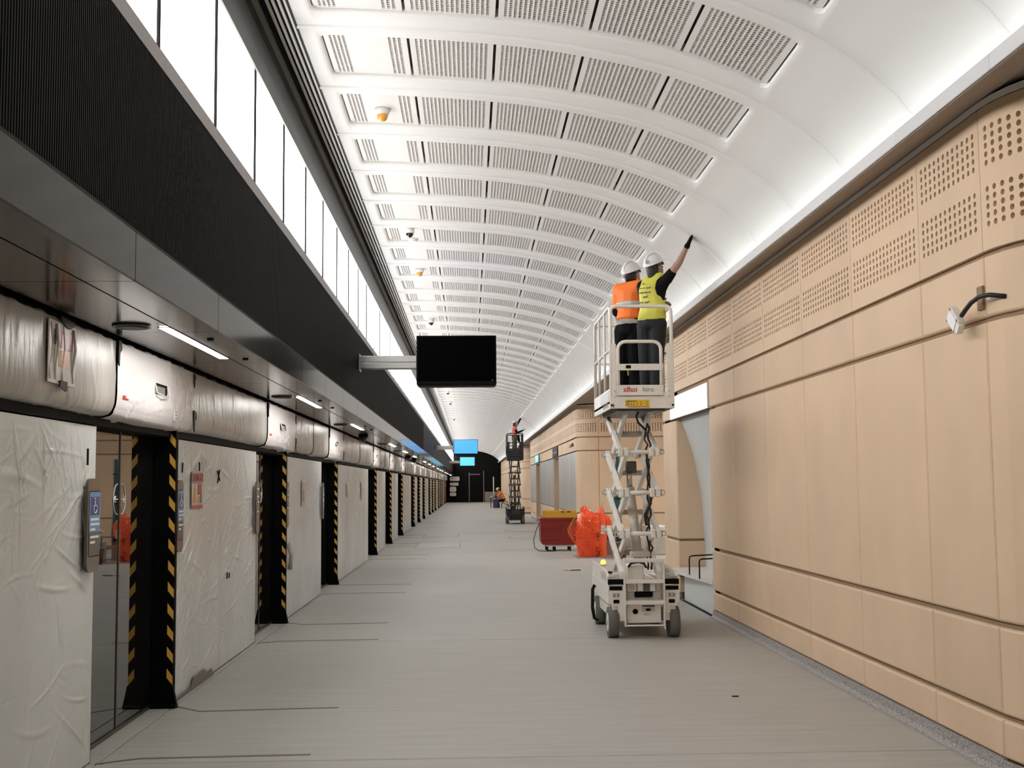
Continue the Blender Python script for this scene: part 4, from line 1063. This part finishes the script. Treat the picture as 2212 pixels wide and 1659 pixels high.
def helmet(t, F, m, mark=False, k=1.0):
    b = MB(); R_ = F
    def dome(u, v):
        a, e = 2*PI*u, PI/2*v
        return R_ @ Vector((.103*k*math.cos(a)*math.cos(e), -.012+.128*k*math.sin(a)*math.cos(e), .052+.112*k*math.sin(e)**.9))
    b.grid(dome, 24, 8, m)
    def brim(u, v):
        a = 2*PI*u; f = max(0, math.sin(a)); e = .008+.060*f**2.5 if f > 0 else .008
        return R_ @ Vector(((.103+e*.35*v)*k*math.cos(a), -.012+(.128+e*v)*k*math.sin(a), .052-.012*v*f))
    b.grid(brim, 24, 2, m)
    b.grid(lambda u, v: R_ @ Vector((.018*(2*u-1), -.012+.131*k*math.cos(PI*(.08+.84*v)), .054+.118*k*math.sin(PI*(.08+.84*v))**.9)), 2, 14, m)
    bmesh.ops.remove_doubles(b.bm, verts=b.bm.verts[:], dist=.0005)
    o = b.obj('helmet', t)
    if mark:
        b = MB(); c = R_ @ Vector((.045, -.128, .105)); nrm = (R_.to_3x3() @ Vector((.3, -.9, .3))).normalized(); q = Vector((0, 0, 1)).rotation_difference(nrm).to_matrix().to_4x4()
        b.tube([(Matrix.Translation(c) @ q) @ Vector((.019*math.cos(2*PI*j/12), .019*math.sin(2*PI*j/12), .004)) for j in range(12)], .003, 'sign_dark', 5, True); b.cyl((Matrix.Translation(c) @ q) @ Vector((0, 0, .0)), (Matrix.Translation(c) @ q) @ Vector((0, 0, .006)), .007, 'sign_dark', 8)
        b.obj('emblem', o)
    return o
def glasses(t, F):
    b = MB(); R_ = F
    for s in (-1, 1):
        b.xbox(R_ @ Matrix.Translation((s*.036, .092, .020)) @ Matrix.Rotation(-s*.3, 4, 'Z'), (.060, .006, .036), 'lens', .004)
        b.bar(R_ @ Vector((s*.066, .080, .026)), R_ @ Vector((s*.086, -.03, .018)), .006, .012, 'lens')
    b.obj('safety_glasses', t)
def hair(t, F, extra=()):
    R_ = F.to_3x3(); P = lambda *a: F @ Vector(a)
    return remesh('hair', [[(P(0, -.035, .02), (.082, .082, .08), R_), (P(0, -.07, -.07), (.058, .035, .04), R_)]]+list(extra), 'hair', .009, 3, t)
def torso_blobs(pel, ch, sl, sr, g, RZ):
    return [[(pel, (.150+g, .105+g, .10+g), RZ), ((pel+ch)/2+V3(0, 0, -.02), (.128+g, .092+g, .08+g), RZ)],
            [((pel+ch)/2+V3(0, 0, -.02), (.128+g, .092+g, .08+g), RZ), (ch, (.155+g, .108+g, .11+g), RZ)],
            [(ch+V3(0, 0, .0), (.150+g, .10+g, .11+g), RZ), (sl, (.055+g)), (sr, (.055+g))]]
def limb(a, ra, c, rc): return [(a, ra), (c, rc)]

# worker A: yellow vest, right arm raised to the vault
A = empty('person', (2.05, 13.36, 2.56), 'person in a yellow vest and white helmet on the cream lift, reaching up', 'person', 'workers')
yaw = -.62; RZ = Matrix.Rotation(yaw, 3, 'Z'); off = V3(*A.location)
pel, ch, nk = V3(2.055, 13.36, 3.50), V3(2.085, 13.38, 3.83), V3(2.105, 13.40, 3.99)
sr, sl = V3(2.215, 13.27, 3.935), V3(1.97, 13.50, 3.90)
er, wr = V3(2.335, 13.12, 4.10), V3(2.415, 13.02, 4.275)
el, wl = V3(2.02, 13.66, 3.68), V3(2.20, 13.72, 3.73)
hd_ = V3(2.115, 13.415, 4.095); HF = head_frame(hd_, -.98, .42)
FT = V3(0, 0, -.0)
hr, hl = V3(2.115, 13.31, 3.44), V3(1.99, 13.41, 3.44); kr, kl = V3(2.10, 13.34, 3.02), V3(1.985, 13.44, 3.02); ar, al = V3(2.075, 13.32, 2.645), V3(1.98, 13.42, 2.645)
def P_(o): o.matrix_basis = at0(o.parent); return o
body = head_blobs(HF) + [limb(nk, .056, hd_+V3(0, 0, -.04), .055), limb(nk+V3(0, 0, -.05), .07, nk, .056)] + torso_blobs(pel, ch, sl, sr, -.02, RZ) + [limb(sr, .050, er, .040), limb(er, .040, wr, .027), limb(sl, .050, el, .038), limb(el, .038, wl, .026)] \
    + hand(wr, (.42, -.16, .89), (.75, -.1, .6), 1, .18, .95) + hand(wl, (.9, .1, .15), (0, .2, 1), -1, .5, .95) \
    + [limb(hr, .078, kr, .052), limb(kr, .055, ar, .036), limb(hl, .078, kl, .052), limb(kl, .055, al, .036)] + [[(a, .04), (a+(RZ @ V3(0, .12, -.05)), (.035, .035, .03))] for a in (ar, al)]
P_(remesh('body', body, 'skin', .0085, 3, A))
P_(remesh('shirt', torso_blobs(pel, ch, sl, sr, .0, RZ)+[limb(sr, .066, sr.lerp(er, .42), .056), limb(sl, .062, sl.lerp(el, .6), .055), limb(nk+V3(0, 0, -.05), .075, nk+V3(0, 0, .015), .066)], 'cloth_black', .010, 4, A))
mid_ = (pel+ch)/2+V3(0, 0, -.02); cv_ = ch+(RZ @ V3(-.032, -.012, 0))
vest = [[(pel, (.172, .130, .07), RZ), (mid_, (.152, .116, .09), RZ)], [(mid_, (.152, .116, .09), RZ), (cv_, (.140, .124, .10), RZ)], [(cv_, (.138, .120, .09), RZ), (sl*.6+nk*.4+V3(0, 0, .010), .060), (sr*.45+nk*.55+V3(0, 0, .010), .058)]]
vo = P_(remesh('vest', vest, 'vest_yellow', .010, 4, A))
P_(remesh('trousers', [[(pel+V3(0, 0, .03), (.152, .112, .06), RZ), (pel+V3(0, 0, -.06), (.165, .135, .09), RZ)], limb(hr, .104, kr, .075), limb(kr, .075, ar, .060), limb(hl, .104, kl, .075), limb(kl, .075, al, .060)], 'cloth_denim', .010, 4, A))
P_(remesh('boots', [[(a, .052), (a+V3(0, 0, -.045), (.050, .055, .04)), (a+(RZ @ V3(0, .15, -.055)), (.042, .045, .028))] for a in (ar, al)], 'rubber_black', .009, 3, A))
P_(remesh('gloves', [[(v, r*1.16) for v, r in g] for g in hand(wr, (.42, -.16, .89), (.75, -.1, .6), 1, .18, .98)]+[limb(wr-(wr-er).normalized()*.02, .033, wr, .031)], 'cloth_black', .006, 2, A))
P_(helmet(A, HF, 'helmet', True))
glasses(A, HF); P_([o for o in A.children if o.name.startswith('safety')][0]); P_(hair(A, HF, [[(HF @ V3(.0, -.07, -.03), .066), (HF @ V3(-.0, -.095, -.15), .055)]]))
Rb = Matrix.Rotation(yaw, 4, 'Z')
# vest marks: the lettering on the back cannot be read; drawn as the same short strokes
b = MB(); back = lambda sx, dz: ch+V3(0, 0, dz)+(RZ @ V3(sx-.035, -.138, 0))
for z, segs in ((.055, ((-.03, .012),)), (.005, ((-.085, .035), (-.03, .018), (.01, .05))), (-.045, ((-.085, .05), (-.02, .035), (.035, .03))), (-.095, ((-.03, .05),)), (-.155, ((-.085, .05), (-.01, .055)))):
    for a, L_ in segs:
        k = 0
        while k < L_:
            p = back(a+k, z+.004*math.sin(40*k+z*90)); q = back(a+k+.007, z+.022*(1 if int(k*200) % 2 else .7)); b.bar(p, q, .006, .006, 'sign_dark'); k += .0115
b.obj('back_marks', vo)
# worker B: orange vest
B = empty('person', (1.86, 13.86, 2.56), 'person in an orange vest with a silver band and white helmet on the cream lift', 'person', 'workers')
yaw = -.75; RZ = Matrix.Rotation(yaw, 3, 'Z')
pel, ch, nk = V3(1.86, 13.86, 3.50), V3(1.88, 13.88, 3.86), V3(1.905, 13.90, 4.00)
sr, sl = V3(1.98, 13.76, 3.955), V3(1.765, 13.98, 3.94); er, wr = V3(2.10, 13.80, 3.72), V3(2.22, 13.95, 3.78); el, wl = V3(1.735, 13.98, 3.67), V3(1.80, 14.10, 3.53)
hd_ = V3(1.925, 13.92, 4.10); HF = head_frame(hd_, -.9, .40)
hr, hl = V3(1.93, 13.81, 3.44), V3(1.795, 13.91, 3.44); kr, kl = V3(1.93, 13.84, 3.02), V3(1.79, 13.94, 3.02); ar, al = V3(1.915, 13.81, 2.645), V3(1.79, 13.92, 2.645)
body = head_blobs(HF) + [limb(nk, .058, hd_+V3(0, 0, -.04), .056), limb(nk+V3(0, 0, -.05), .075, nk, .058)] + torso_blobs(pel, ch, sl, sr, -.02, RZ) + [limb(sr, .052, er, .040), limb(er, .040, wr, .027), limb(sl, .052, el, .040), limb(el, .040, wl, .027)] \
    + hand(wr, (.5, .5, .5), (-.3, .2, 1), 1, .5) + hand(wl, (.3, .6, -.4), (-.8, 0, .1), -1, .6) \
    + [limb(hr, .08, kr, .054), limb(kr, .056, ar, .037), limb(hl, .08, kl, .054), limb(kl, .056, al, .037)] + [[(a, .04), (a+(RZ @ V3(0, .12, -.05)), (.035, .035, .03))] for a in (ar, al)]
P_(remesh('body', body, 'skin', .0085, 3, B))
P_(remesh('shirt', torso_blobs(pel, ch, sl, sr, .0, RZ)+[limb(sr, .066, er, .055), limb(sl, .066, el, .055), limb(nk+V3(0, 0, -.06), .085, nk+V3(0, 0, .02), .07)], 'cloth_black', .010, 4, B))
mid_ = (pel+ch)/2+V3(0, 0, -.02)
P_(remesh('vest', [[(pel+V3(0, 0, .09), (.158, .122, .05), RZ), (mid_, (.150, .114, .09), RZ)], [(mid_, (.150, .114, .09), RZ), (ch, (.170, .126, .11), RZ)], [(ch, (.166, .122, .10), RZ), (sl, .070), (sr, .070)], limb(sl, .074, sl.lerp(el, .75), .068)], 'vest_orange', .010, 4, B))
P_(remesh('reflective_band', [[(ch+V3(-.002, -.002, -.105), (.190, .148, .034), RZ), (ch+V3(-.002, -.002, -.130), (.187, .146, .034), RZ)], [(el.lerp(sl, .25), (.076, .076, .026))]], 'reflect', .008, 2, B))
P_(remesh('shirt_tail', [[(pel+V3(-.01, 0, .04), (.155, .118, .05), RZ), (pel+V3(0, 0, .0), (.155, .118, .04), RZ)]], 'reflect', .010, 2, B))
P_(remesh('trousers', [[(pel+V3(0, 0, -.0), (.160, .122, .05), RZ), (pel+V3(0, 0, -.07), (.165, .128, .09), RZ)], limb(hr, .104, kr, .082), limb(kr, .082, ar, .070), limb(hl, .104, kl, .082), limb(kl, .082, al, .070)], 'cloth_black', .010, 4, B))
P_(remesh('boots', [[(a, .054), (a+V3(0, 0, -.045), (.052, .057, .04)), (a+(RZ @ V3(0, .15, -.055)), (.044, .047, .028))] for a in (ar, al)], 'rubber_black', .009, 3, B))
P_(helmet(B, HF, 'helmet')); glasses(B, HF); P_([o for o in B.children if o.name.startswith('safety')][0]); P_(hair(B, HF))
b = MB(); b.bar(V3(1.82, 13.745, 3.02), V3(1.83, 13.74, 2.90), .012, .02, 'yellow', bev=.003); P_(b.obj('tape_rule', B))
# worker C on the far lift
C_ = empty('person', (1.93, 51.9, 2.80), 'person in a salmon top and white helmet on the dark far lift', 'person', 'workers')
yaw = -1.2; RZ = Matrix.Rotation(yaw, 3, 'Z')
pel, ch, nk = V3(1.95, 51.9, 3.70), V3(1.93, 51.9, 4.03), V3(1.95, 51.9, 4.19); sr, sl = V3(1.96, 51.74, 4.13), V3(1.96, 52.06, 4.13)
er, wr = V3(2.03, 51.72, 3.88), V3(2.26, 51.74, 3.97); el, wl = V3(2.10, 52.08, 4.33), V3(2.22, 52.05, 4.53)
hd_ = V3(1.985, 51.9, 4.30); HF = head_frame(hd_, -1.3, .3)
hr, hl = V3(1.96, 51.82, 3.64), V3(1.94, 51.99, 3.64); kr, kl = V3(1.96, 51.82, 3.24), V3(1.90, 51.99, 3.24); ar, al = V3(1.95, 51.82, 2.88), V3(1.86, 51.99, 2.88)
P_(remesh('body', head_blobs(HF)+[limb(nk, .056, hd_+V3(0, 0, -.04), .056)]+torso_blobs(pel, ch, sl, sr, -.02, RZ)+[limb(sr, .05, er, .04), limb(er, .04, wr, .028), limb(sl, .05, el, .04), limb(el, .04, wl, .028)]+hand(wr, (.8, 0, .5), (-.4, 0, 1), 1, .3)+hand(wl, (.4, 0, .8), (.8, 0, -.3), -1, .2)+[limb(hr, .08, kr, .054), limb(kr, .056, ar, .037), limb(hl, .08, kl, .054), limb(kl, .056, al, .037)]+[[(a, .04), (a+(RZ @ V3(0, .12, -.05)), .033)] for a in (ar, al)], 'skin_pale', .011, 3, C_))
P_(remesh('top', torso_blobs(pel+V3(0, 0, .06), ch, sl, sr, .012, RZ)+[limb(sl, .066, sl.lerp(el, .3), .06), limb(sr, .066, sr.lerp(er, .4), .06)], 'salmon', .014, 4, C_))
P_(remesh('sleeves', [limb(sr.lerp(er, .4), .058, er, .05), limb(er, .05, wr, .038), limb(sl.lerp(el, .3), .058, el, .05), limb(el, .05, wl, .038), limb(nk+V3(0, 0, -.03), .075, nk+V3(-.02, 0, .05), .065)]+[[(v, r*1.15) for v, r in g] for g in hand(wr, (.8, 0, .5), (-.4, 0, 1), 1, .3)], 'cloth_black', .012, 3, C_))
P_(remesh('trousers', [[(pel+V3(0, 0, .0), (.16, .13, .08), RZ), (pel+V3(0, 0, -.08), (.165, .135, .09), RZ)], limb(hr, .10, kr, .075), limb(kr, .075, ar, .065), limb(hl, .10, kl, .075), limb(kl, .075, al, .065)], 'cloth_olive', .014, 4, C_))
P_(remesh('belt', [[(pel+V3(0, 0, .06), (.170, .136, .05), RZ)]], 'cloth_black', .012, 2, C_))
P_(remesh('boots', [[(a, .054), (a+V3(0, 0, -.045), (.052, .057, .035)), (a+(RZ @ V3(0, .15, -.055)), (.044, .047, .025))] for a in (ar, al)], 'rubber_black', .012, 3, C_))
P_(helmet(C_, HF, 'helmet')); P_(hair(C_, HF, [[(HF @ V3(0, -.08, -.04), .05), (HF @ V3(0, -.1, -.16), .04)]]))
# worker D seated far away
D_ = empty('person', (2.35, 88.3, 0), 'person in an orange jacket and yellow helmet, seated and bent over a table far away', 'person', 'workers')
yaw = 1.35; RZ = Matrix.Rotation(yaw, 3, 'Z')
pel, ch, nk = V3(2.48, 88.3, .62), V3(2.28, 88.3, 1.02), V3(2.14, 88.3, 1.20); sr, sl = V3(2.20, 88.5, 1.12), V3(2.20, 88.1, 1.12); er, wr = V3(2.10, 88.5, .88), V3(1.88, 88.42, .82); el, wl = V3(2.10, 88.08, .88), V3(1.88, 88.16, .82)
hd_ = V3(2.05, 88.3, 1.30); HF = head_frame(hd_, 1.5, -.45); hr, hl = V3(2.45, 88.4, .56), V3(2.45, 88.2, .56); kr, kl = V3(2.05, 88.42, .50), V3(2.05, 88.18, .50); ar, al = V3(2.12, 88.42, .09), V3(2.12, 88.18, .09)
P_(remesh('body', head_blobs(HF)+[limb(nk, .056, hd_+V3(.02, 0, -.04), .056)]+torso_blobs(pel, ch, sl, sr, -.02, RZ)+[limb(sr, .05, er, .04), limb(er, .04, wr, .028), limb(sl, .05, el, .04), limb(el, .04, wl, .028)]+hand(wr, (-1, 0, -.1), (0, 0, 1), 1, .4)+hand(wl, (-1, 0, -.1), (0, 0, 1), -1, .4)+[limb(hr, .08, kr, .056), limb(kr, .056, ar, .037), limb(hl, .08, kl, .056), limb(kl, .056, al, .037)], 'skin_pale', .012, 3, D_))
P_(remesh('jacket', torso_blobs(pel+V3(0, 0, .04), ch, sl, sr, .03, RZ)+[limb(sr, .075, er, .06), limb(er, .06, wr, .045), limb(sl, .075, el, .06), limb(el, .06, wl, .045)], 'orange_far', .016, 4, D_))
P_(remesh('trousers', [[(pel, (.17, .15, .09), RZ)], limb(hr, .10, kr, .075), limb(kr, .075, ar, .06), limb(hl, .10, kl, .075), limb(kl, .075, al, .06)], 'cloth_black', .016, 4, D_))
P_(remesh('boots', [[(a, .055), (a+V3(0, 0, -.04), .045), (a+V3(-.15, 0, -.05), .038)] for a in (ar, al)], 'rubber_black', .014, 3, D_))
P_(helmet(D_, HF, 'helmet_yellow', k=1.1)); P_(hair(D_, HF))

# ------------------------------------------------------------------ gear on the floor
t = empty('stool', (2.5, 88.3, 0), 'low dark bent-frame stool under the seated far worker', 'stool')
b = MB(); b.box(-.25, .25, -.2, .2, .44, .475, 'brown', .01); b.obj('seat', t)
for s in (-1, 1):
    b = MB(); b.tube([(-.22, s*.18, .0), (-.18, s*.18, .3), (-.05, s*.18, .45), (.15, s*.18, .45), (.27, s*.18, .32), (.32, s*.18, .0)], .02, 'black', 6); b.obj('leg', t)
t = empty('work_table', (1.68, 88.2, 0), 'small dark work table before the seated far worker', 'table')
b = MB(); b.box(-.18, .34, -.35, .35, .71, .74, 'steel_dark', .006); b.obj('tabletop', t)
for dx in (-.15, .30):
    for dy in (-.3, .3): b = MB(); b.box(dx-.02, dx+.02, dy-.02, dy+.02, 0, .71, 'black'); b.obj('leg', t)
b = MB(); b.prism([(-.19, .0), (.19, .0), (.21, .60), (-.17, .62)], 'y', 87.55, 87.8, 'purple'); o = b.obj('bag', None, 'dark purple bag on the floor beside the far work table', 'bag'); o.location.x = 1.86
for k, (dx, m_, h, lab) in enumerate(((-.11, 'white', .12, 'white tool lying on the left end of the far work table'), (.045, 'alu', .28, 'pale grey looped handle tool on the far work table'), (.21, 'black', .16, 'black pack on the far work table before the worker'))):
    b = MB(); b.tube([(1.68+dx-.05, 88.1, .75), (1.68+dx-.04, 88.1, .75+h*.9), (1.68+dx+.04, 88.1, .75+h), (1.68+dx+.06, 88.1, .75)], .02, m_, 6); b.box(1.68+dx-.05, 1.68+dx+.06, 88.0, 88.2, .741, .741+h*.5, m_, .01); b.obj('tool', None, lab, 'tool')
b = MB(); b.cyl((2.28, 116.5, 0), (2.28, 116.5, 2.45), .05, 'white', 8); b.obj('pole', None, 'tall white pole leaning place at the far right of the dark end wall', 'pole')
# red tool chest with yellow trays
t = empty('tool_chest', (2.27, 30.4, 0), 'dark red tool chest on casters beside the orange netting', 'chest')
x0, x1, y0, y1 = 1.755, 2.70, 30.2, 31.0
def kid2(b, n): return kid(b, n, t)
b = MB(); b.prism([(x0, .82), (x1, .82), (x1, .20), (x1-.05, .16), (x0+.06, .16), (x0+.01, .24)], 'y', y0, y1, 'red_paint'); kid2(b, 'body')
b = MB(); b.box(x0-.01, x1+.01, y0-.015, y1+.01, .77, .825, 'red_paint', .008); kid2(b, 'lid')
for z0, z1 in ((.585, .68), (.28, .56)): b = MB(); b.box(x0+.03, 2.26, y0-.012, y0, z0, z1, 'red_paint', .006); dr_ = kid2(b, 'drawer')
b = MB(); b.box(x0+.03, 2.24, y0-.03, y0-.010, .568, .580, 'poster_red', .003); b.obj('handle', dr_)
b = MB(); b.box(1.90, 2.6, y0+.02, y1-.05, .115, .155, 'offwhite_dirty', .004); kid2(b, 'base_frame')
for xx in (1.93, 2.12, 2.5):
    for yy in (y0+.10, y1-.12): b = MB(); b.cyl((xx-.02, yy, .055), (xx+.02, yy, .055), .055, 'rubber_black', 14); b.box(xx-.03, xx+.03, yy-.03, yy+.03, .10, .125, 'steel_dark'); kid2(b, 'caster')
for k, (xa, xb, z0, z1, lab) in enumerate(((1.83, 2.68, .827, .955, 'yellow tray lying on the red tool chest, lower one'), (1.86, 2.66, .957, 1.0, 'yellow tray lying on the red tool chest, upper one with dark bits'))):
    t2 = empty('tray', ((xa+xb)/2, 30.6, z0), lab, 'tray', 'trays on the tool chest'); w2 = (xb-xa)/2
    b = MB(); h = z1-z0
    b.box(-w2, w2, -.32, .32, 0, .012, 'yellow_tray')
    for q in ((-w2, w2, -.33, -.32), (-w2, w2, .32, .33), (-w2, -w2+.012, -.33, .33), (w2-.012, w2, -.33, .33)): b.box(*q, .0, h, 'yellow_tray', .003)
    b.obj('body', t2)
    if k:
        b = MB(); b.box(.02, .10, -.335, -.328, .0, .03, 'brown'); b.box(.17, .26, -.335, -.328, .005, .036, 'brown'); b.obj('dark_bits', t2)
b = MB(); b.prism([(1.42, .72), (1.86, .66), (1.86, .68), (1.60, .76), (1.42, .75)], 'y', 38.0, 38.6, 'offwhite'); b.box(1.5, 1.55, 38.1, 38.5, 0, .74, 'offwhite_dirty'); b.box(1.78, 1.83, 38.1, 38.5, 0, .66, 'offwhite_dirty')
b.obj('trestle', None, 'pale sloping board on trestle legs behind the red tool chest', 'trestle').location.x = .95
b = MB(); b.tube([(1.735, 30.3, .70), (1.66, 30.25, .55), (1.58, 30.2, .30), (1.60, 30.15, .10), (1.70, 30.05, .02), (1.9, 30.0, .012), (2.1, 30.02, .012)], .010, 'cable', 6); b.obj('power_cable', None, 'black cable looping from the red tool chest to the floor', 'cable')
# orange netting bundle: crumpled sheets, mesh cords and tape ends
t = empty('netting_bundle', (2.7, 27.7, 0), 'crumpled bright orange barrier netting bundle standing beside the tool chest', 'netting')
rnd = random.Random(11)
def crumple(cx, cy, pts, seed, m, name, amp=.05):
    """wrapped sheet around outline pts (x, z list upwards: left x, right x, z)"""
    r_ = random.Random(seed); ph = [(r_.uniform(3, 11), r_.uniform(0, 6), r_.uniform(3, 14), r_.uniform(0, 6)) for _ in range(6)]
    b = MB(); n = len(pts)-1
    def fn(u, v):
        f = v*n; k = min(int(f), n-1); e = f-k; l = pts[k][0]+(pts[k+1][0]-pts[k][0])*e; r = pts[k][1]+(pts[k+1][1]-pts[k][1])*e; z = pts[k][2]+(pts[k+1][2]-pts[k][2])*e
        a = 2*PI*u; hw = (r-l)/2
        h = sum(math.sin(p[0]*u*4+p[1]+3*z)*math.sin(p[2]*z*1.5+p[3]+2*u) for p in ph)/6
        kx = 1+amp*2.2*h/max(.12, hw)*.5; return Vector(((l+r)/2+hw*math.cos(a)*kx, cy+.30*min(1, hw/.3)*math.sin(a)*(1+1.5*amp*h/.1*.3), max(.012, z+.03*h)))
    b.grid(fn, 72, 44, m); bmesh.ops.contextual_create if False else None
    return kid(b, name, t)
crumple(0, 27.78, [(2.46, 2.98, .012), (2.44, 3.0, .25), (2.42, 3.02, .55), (2.44, 3.02, .80), (2.50, 2.98, .93), (2.55, 2.80, 1.02), (2.55, 2.72, 1.10), (2.60, 2.66, 1.15)], 3, 'orange_sheet', 'sheet')
crumple(0, 27.74, [(2.90, 3.12, .012), (2.90, 3.13, .4), (2.92, 3.11, .8), (2.90, 3.08, 1.0), (2.95, 3.05, 1.08), (2.99, 3.02, 1.14)], 8, 'orange_net', 'sheet', .03)
crumple(0, 27.95, [(3.05, 3.16, .45), (3.06, 3.27, .60), (3.08, 3.27, .80), (3.06, 3.20, .92), (3.06, 3.10, .96)], 15, 'orange_net', 'sheet', .06)
b = MB()
for k in range(9):       # loose open mesh on the left side
    f = k/8; x_ = 2.46-.02; 
    b.tube([(2.46, 27.62, 1.0-.55*f*.9), (2.36-.10*f*(1-f)*2, 27.60, .86-.45*f), (2.22+.26*f*f, 27.60, .64-.40*f), (2.30+.22*f, 27.6, .50-.34*f)], .0055, 'yellow_tray' if k < 3 else 'orange_net', 5)
for k in range(10):
    f = k/9; b.tube([(2.24+.20*f, 27.6, .66-.5*f), (2.34+.12*f, 27.58, .62-.42*f), (2.44+.02*f, 27.6, .70-.45*f)], .006, 'orange_net', 5)
for k in range(12):
    x_ = 2.48+.045*k; zz = [(.03+.085*j) for j in range(12)]
    b.tube([(x_+.018*math.sin(j*1.9+k), 27.46+.02*math.cos(j+k), z) for j, z in enumerate(zz)], .005, 'orange_net', 5)
for k in range(11):
    z_ = .06+.085*k; b.tube([(2.47+.05*j, 27.455+.02*math.cos(j*1.7+k), z_+.02*math.sin(j*2.3+k)) for j in range(11)], .005, 'orange_net', 5)
o = kid(b, 'net_cords', t); o['kind'] = 'stuff'
b = MB()
for k in range(7): z_ = .52+.032*k; b.box(2.97, 3.06, 27.43, 27.435, z_, z_+.026, 'white' if k % 2 else 'offwhite_dirty')
kid(b, 'printed_label', t)
b = MB(); r_ = random.Random(2)
for k in range(46):
    z_ = r_.choice([r_.uniform(.03, .24), r_.uniform(.36, .56)]); xx = 2.90+r_.uniform(-.05, .05); b.xbox(Matrix.Translation((xx, 27.43, z_)) @ Matrix.Rotation(r_.uniform(0, 3), 4, 'Y'), (.030, .012, .010), 'cloth_black')
kid(b, 'black_ties', t)
b = MB(); b.tube([(3.03, 27.7, 1.12), (3.04, 27.7, 1.18), (3.055, 27.7, 1.24)], .005, 'orange_net', 5); kid(b, 'loose_end', t)
# things half hidden between netting and lift
b = MB(); b.box(2.40, 3.30, 27.2, 28.2, .0, .012, 'mauve', .004); b.obj('floor_mat', None, 'thin mauve mat under the orange netting', 'mat')
t = empty('bucket', (3.35, 27.0, .0), 'dark brown plastic bucket right of the orange netting', 'bucket')
b = MB(); b.cyl((0, 0, .001), (0, 0, .33), .115, 'brown', 20, .155); b.obj('body', t)
b = MB(); b.tube([(.15*math.cos(2*PI*k/20), .15*math.sin(2*PI*k/20), .33) for k in range(20)], .010, 'brown', 6, True); b.obj('rim', t)
b = MB(); b.tube([(-.15, 0, .32), (-.10, -.10, .36), (.0, -.14, .375), (.10, -.10, .36), (.15, 0, .32)], .006, 'offwhite', 5); b.obj('bail', t)
b = MB(); b.box(3.16, 3.42, 28.3, 28.9, .0, .36, 'mauve', .02); b.obj('carton', None, 'pinkish cardboard carton behind the brown bucket', 'carton')
for k, (z, wd, m_) in enumerate(((.362, .24, 'brown'), (.435, .21, 'cloth_black'), (.508, .24, 'brown'))):
    b = MB(); b.xbox(Matrix.Translation((3.27, 28.5, z+.036)) @ Matrix.Rotation(.1*(k-1), 4, 'Z'), (wd, .45, .07), m_, .025); b.obj('folded_sack', None, 'dark folded sack on the pinkish carton, %s of the pile' % ('bottom one', 'middle one', 'top one')[k], 'sack', 'sacks on the carton')
b = MB(); b.sph((3.47, 27.7, .66), (.055, .04, .085), 'white', 2); b.sph((3.47, 27.66, .67), (.028, .012, .035), 'red', 1); b.cyl((3.47, 27.7, .02), (3.47, 27.7, .58), .02, 'steel_dark', 8); b.cyl((3.47, 27.7, .0), (3.47, 27.7, .02), .12, 'steel_dark', 14); b.obj('warning_lamp', None, 'small white and red warning lamp on a stand left of the lift arms', 'lamp')
t = empty('tall_bag', (3.575, 29.15, 0), 'tall teal cloth roll standing behind the left arms of the cream lift', 'roll')
b = MB(); b.tube([(0, 0, .0), (.01, 0, .6), (-.02, 0, 1.2), (0, 0, 1.9), (.02, 0, 2.35)], [.07, .085, .08, .07, .05], 'teal', 12); b.obj('roll', t)
for z in (.55, 1.3, 2.0): b = MB(); b.tube([(.084*math.cos(2*PI*k/16), .084*math.sin(2*PI*k/16), z) for k in range(16)], .012, 'cloth_black', 5, True); b.obj('strap', t)
for k in range(5):
    b = MB(); b.box(3.80+.02*k, 4.65-.015*k, 28.2, 29.0, .40+.055*k, .448+.055*k, 'white', .004); b.obj('foam_board', None, 'white foam board behind the lift mast, %s in the stack' % ('lowest', 'second lowest', 'middle', 'second highest', 'highest')[k], 'board', 'foam boards')
b = MB(); b.box(3.75, 4.7, 28.15, 29.05, 0, .398, 'offwhite_dirty', .01); b.obj('pallet_box', None, 'pale crate under the stack of white foam boards', 'crate')
# floor hatches, debris
def hatch(x0, x1, y0, y1, label, m='fascia'):
    t = empty('floor_hatch', ((x0+x1)/2, (y0+y1)/2, 0), label, 'hatch', 'floor hatches')
    b = MB(); b.box(x0, x1, y0, y1, -.01, .004, 'floor', .002); kid(b, 'plate', t)
    b = MB(); g = .03
    for q in ((x0-g, x1+g, y0-g, y0), (x0-g, x1+g, y1, y1+g), (x0-g, x0, y0, y1), (x1, x1+g, y0, y1)): b.box(*q, -.01, .003, 'inlay')
    kid(b, 'frame', t)
hatch(-1.47, -.30, 32.6, 35.0, 'floor hatch with dark edges on the left half of the floor, nearer one')
hatch(-1.50, -.40, 39.2, 41.5, 'floor hatch with dark edges on the left half of the floor, farther one')
hatch(1.27, 2.3, 37.4, 39.0, 'floor hatch left of the dark lift wheels, nearer right-hand one')
hatch(1.30, 2.3, 43.2, 45.0, 'floor hatch before the dark lift, farther right-hand one')
b = MB(); b.bar((1.93, 23.3, .012), (2.12, 23.35, .012), .03, .018, 'brown'); b.bar((1.8, 23.35, .008), (1.95, 23.3, .008), .015, .012, 'cardboard'); b.obj('wood_offcut', None, 'small brown offcut lying on the floor before the netting', 'offcut')
b = MB(); b.bar((2.03, 9.47, .005), (2.08, 9.47, .005), .01, .008, 'black'); b.obj('debris', None, 'tiny dark scrap on the floor near the right cladding', 'scrap')
